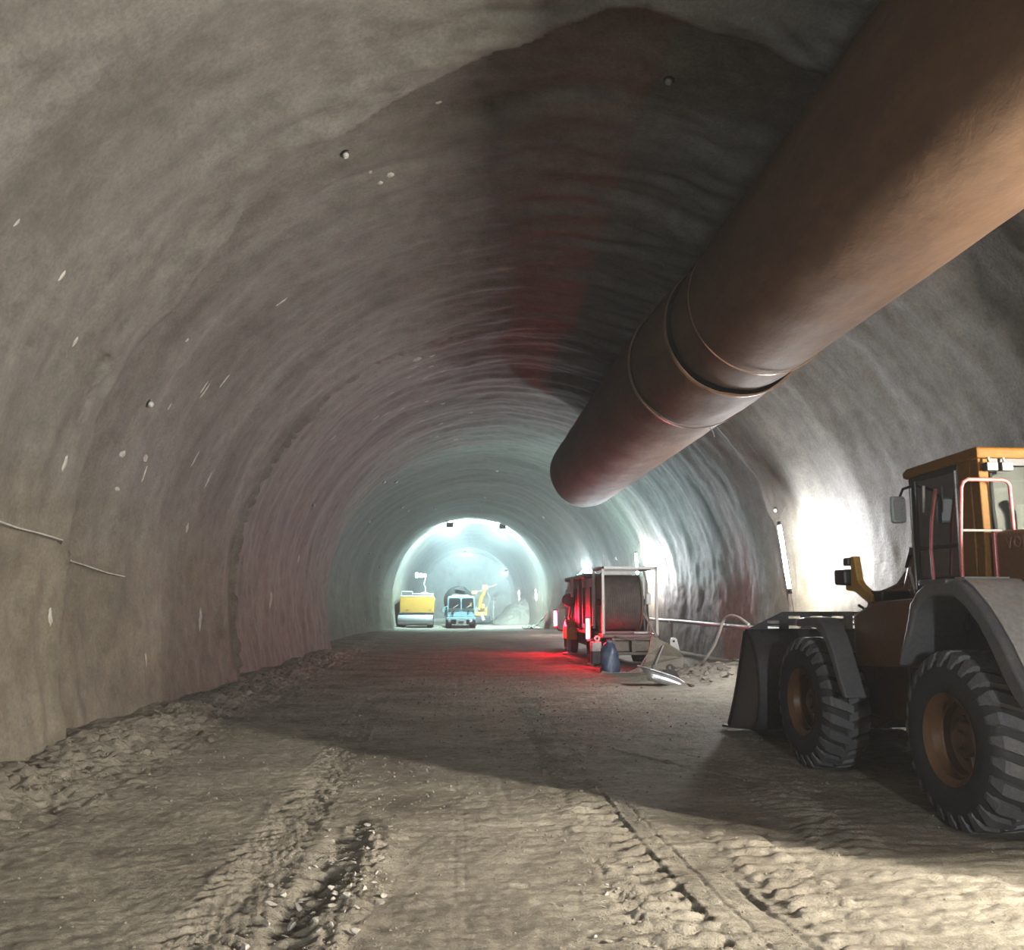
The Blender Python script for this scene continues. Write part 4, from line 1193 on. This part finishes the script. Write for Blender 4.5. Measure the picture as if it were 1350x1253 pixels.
for a, b in (((-4.24, 68.3, 2.34), (-4.24, 68.3, 2.66)), ((-3.44, 68.3, 2.34), (-3.44, 68.3, 2.66)), ((-2.7, 68.3, 2.34), (-2.7, 68.3, 2.60)), ((-1.95, 68.3, 2.34), (-1.95, 68.3, 2.50))):
    part(MB().tube([a, b], 0.035, 6), 'rail_post', M['galv'], YM)
part(MB().tube([(-4.24, 68.3, 2.66), (-3.44, 68.3, 2.66)], 0.05, 6), 'top_rail', M['galv'], YM)
part(MB().tube([(-3.44, 68.3, 2.5), (-1.9, 68.3, 2.48)], 0.04, 6), 'top_rail', M['galv'], YM)
part(MB().box((-4.3, 68.08, 2.32), (-1.88, 68.2, 2.40)), 'white_ledge', M['white'], YM)
part(MB().box((-2.8, 68.3, 2.4), (-2.3, 68.8, 2.62)), 'engine_box', M['white'], YM, bevel=0.03)
part(MB().tube([(-2.5, 68.5, 2.5), (-2.5, 68.5, 2.95), (-2.62, 68.5, 3.2), (-2.48, 68.5, 3.7)], 0.05, 7), 'mast', M['galv'], YM)
for k in range(3):
    part(MB().box((-3.28 + 0.3 * k, 68.4, 3.68 + 0.02 * k), (-3.02 + 0.3 * k, 68.55, 4.08 - 0.05 * k)), 'mast_lamp', M['white'], YM, bevel=0.02)
for x in (-3.85, -2.2):
    part(MB().box((x, 68.06, 1.30), (x + 0.14, 68.1, 1.36)), 'panel_latch', M['dark'], YM)

# light blue truck with a mixer drum
TK = thing('mixer_truck', (0.15, 70, 0), 'pale blue mixer truck with a dark drum driving towards the viewer', 'truck')
part(MB().prism([(-0.84, 0.80), (1.16, 0.80), (1.18, 1.42), (1.14, 2.22), (1.02, 2.34), (-0.70, 2.34), (-0.82, 2.22), (-0.86, 1.42)], 'y', 67.1, 69.0), 'cab', M['lightblue'], TK, bevel=0.06)
for x0, x1 in ((-0.74, 0.11), (0.21, 1.06)):
    w = part(MB().prism([(x0, 1.46), (x1, 1.46), (x1 - 0.02, 2.12), (x1 - 0.08, 2.18), (x0 + 0.08, 2.18), (x0 + 0.02, 2.12)], 'y', 67.03, 67.12), 'windscreen_pane', M['black'], TK)
    MB().tube([(x0 + 0.35, 67.02, 1.48), (x0 + 0.7, 67.01, 1.72)], 0.018, 5).build('wiper', M['white'], w)
part(MB().lathe([(0.0, 0.0), (0.11, 0.02), (0.13, 0.1), (0, 0.16)], (-0.30, 67.05, 1.52), 'y', 12), 'orange_lamp', M['orange_lens'], TK, smooth=50)
part(MB().box((0.80, 67.01, 1.55), (0.95, 67.06, 1.85)), 'sun_shade', M['yellow'], TK)
for x in (-0.76, -0.46, 0.62, 0.98):
    part(MB().box((x, 67.06, 1.20), (x + 0.14, 67.12, 1.28)), 'air_slot', M['dark'], TK)
part(MB().box((0.62, 67.06, 0.98), (0.70, 67.12, 1.30)), 'dark_badge', M['dark'], TK)
part(MB().box((-0.55, 67.05, 1.02), (-0.38, 67.12, 1.16)), 'dark_badge', M['dark'], TK)
part(MB().box((-0.90, 66.95, 0.62), (1.22, 67.25, 0.80)), 'bumper', M['lightblue'], TK, bevel=0.03)
part(MB().box((-0.2, 66.93, 0.30), (0.55, 67.2, 0.62)), 'bumper_centre', M['galv'], TK, bevel=0.02)
part(MB().box((0.0, 66.9, 0.38), (0.36, 66.94, 0.52)), 'number_plate', M['dark'], TK)
for x in (-0.68, 0.86):
    part(MB().lathe([(0.0, 0.0), (0.10, 0.0), (0.12, 0.05), (0.12, 0.1)], (x, 66.93, 0.56), 'y', 14), 'head_light', M['lens'], TK)
part(MB().box((-0.8, 67.2, 0.3), (1.1, 74.5, 0.85)), 'chassis', M['dark'], TK)
dr = MB(); dr.lathe([(0.1, -0.3), (0.6, -0.25), (1.08, 0.3), (1.14, 2.0), (0.95, 3.4), (0.5, 4.6), (0.1, 4.7)], (-0.05, 69.6, 2.02), 'y', 28)
part(dr, 'mixer_drum', M['dark'], TK, smooth=40)
part(MB().box((-1.08, 69.2, 0.85), (1.0, 74.0, 1.3)), 'drum_cradle', M['dark'], TK)
part(MB().box((-0.5, 67.6, 2.34), (0.7, 68.2, 2.44)), 'roof_rack', M['lightblue'], TK)
part(MB().prism([(-0.35, 2.9), (0.1, 3.1), (0.35, 3.05), (0.5, 2.7)], 'y', 69.1, 69.5), 'hopper', M['dark'], TK)
for x in (-1.10, 1.32):
    part(MB().box((x - 0.08, 67.3, 1.15), (x + 0.08, 67.36, 1.5)).tube([(x, 67.33, 1.45), (0.15 + (x - 0.15) * 0.8, 67.4, 1.6)], 0.02, 5), 'mirror', M['lightblue'], TK)
for x in (-0.95, 0.83):
    for y in (68.2, 72.6):
        wheel(TK, x, y, 0.46, 0.47, 0.40, M['lightblue'], 20)

# yellow boom rig beside the truck
BR = thing('boom_rig', (2.0, 79, 0), 'yellow boom machine working beyond the pale blue truck', 'excavator')
part(MB().box((1.2, 78.5, 0.1), (2.7, 82.0, 0.75)), 'tracks', M['dark'], BR, bevel=0.1)
part(MB().box((1.3, 78.6, 0.75), (2.5, 81.5, 1.5)), 'machine_body', M['yellow'], BR, bevel=0.05)
part(MB().tube([(1.75, 78.4, 1.3), (1.9, 78.2, 2.2), (2.25, 78.1, 3.05)], [0.22, 0.2, 0.14], 8), 'lower_boom', M['yellow'], BR, smooth=50)
part(MB().box((1.95, 77.9, 2.95), (2.45, 78.4, 3.35)), 'boom_head', M['yellow'], BR, bevel=0.05)
part(MB().box((1.1, 78.0, 2.55), (1.55, 78.4, 2.9)), 'yellow_box', M['yellow'], BR, bevel=0.04)
part(MB().tube([(1.5, 78.2, 2.75), (2.0, 78.2, 2.9)], 0.06, 6), 'jib_link', M['galv'], BR)
part(MB().tube([(2.3, 78.1, 3.2), (2.8, 77.8, 3.25), (3.2, 77.6, 3.4)], 0.05, 6), 'nozzle', M['white'], BR)
part(MB().tube([(2.35, 78.2, 2.9), (2.6, 78.0, 2.2), (2.4, 78.0, 1.4), (2.5, 78.0, 0.6)], 0.05, 6), 'feed_hose', M['cable'], BR)
part(MB().box((1.9, 77.95, 1.35), (2.2, 78.2, 1.75)), 'work_head', M['yellow'], BR, bevel=0.05)
part(MB().tube([(1.9, 77.6, 0.9), (2.1, 77.5, 0.4)], 0.14, 8), 'tail_part', M['white'], BR)
sp = thing('site_sign', (3.0, 78, 0), 'small dark board on a post beside the spoil heap', 'sign')
part(MB().box((2.72, 77.98, 2.05), (3.14, 78.02, 2.3)), 'board', M['dark'], sp)
part(MB().tube([(2.93, 78.04, -0.02), (2.93, 78.04, 2.2)], 0.03, 6), 'post', M['galv'], sp)

# spoil heap of pale muck against the far right wall
gx, gy2 = np.meshgrid(np.linspace(2.75, 6.2, 70), np.linspace(79.5, 88, 80))
hh = 2.1 * sstep(2.6, 5.6, gx + 0.5 * pn(gy2 * 0.5, gx * 0.4, 301)) * (1 - ((gy2 - 83.8) / 4.3) ** 2).clip(0, 1) ** 0.6
hh = hh + 0.35 * np.abs(pn(gx * 1.1, gy2 * 1.1, 302)) * (hh > 0.05) + 0.15 * pn(gx * 3, gy2 * 3, 303) * (hh > 0.05) - 0.06
so = grid_mesh('spoil_heap', np.stack([gx, gy2, hh], -1), M['lump'], kind='thing')
del so['kind']
tag(so, 'pale heap of broken rock against the far wall beyond the truck', 'rock heap')
# crumpled white membrane at the foot of the wall by the lit arch
mb = thing('crumpled_membrane', (5.6, 66, 0), 'crumpled whitish membrane lying at the foot of the wall by the arch', 'membrane')
gx, gy2 = np.meshgrid(np.linspace(0, 1, 40), np.linspace(0, 1, 40))
X = 4.6 + 1.6 * gx; Z = 0.05 + 2.1 * np.clip(gx - 0.35, 0, 1) ** 1.4 * (1 - 0.5 * gy2) + 0.35 * np.abs(pn(gx * 5, gy2 * 4, 311)) ; Y = 64.2 + 3.0 * gy2
o = grid_mesh('sheet', np.stack([X, Y, Z], -1), M['lime'], kind='x'); del o['kind']; o.parent = mb; o.location = -Vector(mb.location)
o.modifiers.new('film', 'SOLIDIFY').thickness = 0.01

# ------------------------------------------------------------------ stones and rubble
def rock_mesh(seed, sx, sy, sz):
    import bmesh
    bm = bmesh.new()
    bmesh.ops.create_icosphere(bm, subdivisions=2, radius=1.0)
    r = random.Random(seed)
    cuts = [Vector((r.uniform(-1, 1), r.uniform(-1, 1), r.uniform(-1, 1))).normalized() for _ in range(9)]
    for vv in bm.verts:
        p = vv.co.copy()
        for c in cuts:
            e = p.dot(c)
            if e > 0.42:
                p -= c * (e - 0.42)
        vv.co = Vector((p.x * sx, p.y * sy, p.z * sz))
    me = bpy.data.meshes.new('stone')
    bm.to_mesh(me); bm.free()
    return me


rmesh = [rock_mesh(k, 1, random.uniform(0.55, 0.95), random.uniform(0.25, 0.5)) for k in range(12)]
for me in rmesh:
    me.materials.append(M['stone'])
rng = np.random.default_rng(11)


PLACED = []


def stone(x, y, s, label, group, name='stone', sink=0.25):
    for px, py, ps in PLACED:
        if math.hypot(x - px, y - py) < 0.92 * (s + ps):
            return None
    PLACED.append((x, y, s))
    o = bpy.data.objects.new(name, rmesh[int(rng.integers(0, 12))])
    C.objects.link(o)
    o.scale = (s, s, s)
    o.rotation_euler = (rng.uniform(-0.4, 0.4), rng.uniform(-0.4, 0.4), rng.uniform(0, 6.28))
    o.location = (x, y, gz(x, y) + s * sink)
    if name != 'stone':
        o.material_slots[0].link = 'OBJECT'
        o.material_slots[0].material = M['lump'] if name == 'mud_lump' else M['rock']
    return tag(o, label, 'stone', group)


for k in range(150):
    y = 4.75 + 3.2 * rng.random() ** 1.1
    gx0 = np.interp(y, [4, 5.4, 6.5, 8.1, 9], [-1.03, -0.98, -0.9, -0.86, -0.8])
    x = gx0 + rng.normal(0.02, 0.10) + (0.15 if rng.random() < 0.35 else 0)
    stone(x, y, rng.uniform(0.018, 0.058) * (1.25 if y < 6.2 else 0.8), 'pale broken stone in the gouge beside the left tyre track', 'stones in the gouge')
for k in range(60):                                      # the pale slab-like cluster
    stone(-0.78 + rng.normal(0, 0.13), 6.05 + rng.normal(0, 0.10), rng.uniform(0.03, 0.075), 'pale stone in the small broken heap beside the gouge', 'stones in the broken heap', sink=0.3)
for k in range(40):
    y = rng.uniform(4.8, 6.4)
    stone(np.interp(y, [4, 6.5], [1.5, 1.25]) - 0.3 + rng.normal(0, 0.12), y, rng.uniform(0.012, 0.035), 'small pale stone on the right lug track', 'stones on the right track')
for k in range(60):
    y = 9 + 13 * rng.random()
    stone(-4.1 + rng.normal(0, 0.35), y, rng.uniform(0.03, 0.085), 'dusty lump in the mud bank along the left wall', 'lumps along the left wall', 'mud_lump')
for k in range(130):
    stone(5.6 + rng.normal(0, 0.55), 21.8 + rng.normal(0, 1.3), rng.uniform(0.04, 0.15), 'broken rock in the rubble beside the loader bucket', 'rubble beside the bucket', 'rubble_rock')
# loose gravel, uncountable
gm = MB()
ico = [Vector(vv.co) for vv in rmesh[0].vertices]
oct_v = [(1, 0, 0), (-1, 0, 0), (0, 1, 0), (0, -1, 0), (0, 0, 0.7), (0, 0, -0.7)]
oct_f = [(0, 2, 4), (2, 1, 4), (1, 3, 4), (3, 0, 4), (2, 0, 5), (1, 2, 5), (3, 1, 5), (0, 3, 5)]
N = 5200
gy3 = 4.6 * np.exp(rng.random(N) * 1.6)
gx3 = rng.uniform(-4.5, 4.4, N)
clus = rng.random(N)
gx3 = np.where(clus < 0.25, -0.8 + rng.normal(0, 0.35, N), np.where(clus < 0.45, 1.2 + rng.normal(0, 0.35, N), np.where(clus < 0.65, np.maximum(-4.5, -3.9 + rng.normal(0, 0.35, N)), gx3)))
gz3 = ground(gx3, gy3)
for x, y, z in zip(gx3, gy3, gz3):
    s = 0.004 + 0.012 * rng.random() ** 3 * (1.0 if y < 9 else 1.8)
    a = rng.random() * 6.28
    ca, sa = math.cos(a) * s, math.sin(a) * s
    gm.add([(x + p[0] * ca - p[1] * sa * 0.8, y + p[0] * sa + p[1] * ca * 0.8, z + p[2] * s + 0.2 * s) for p in oct_v], oct_f)
me = bpy.data.meshes.new('gravel'); me.from_pydata(gm.v, [], gm.f); me.materials.append(M['lump'])
o = bpy.data.objects.new('gravel', me); C.objects.link(o); o['kind'] = 'stuff'
tag(o, 'loose gravel scattered over the rutted tunnel floor', 'gravel')
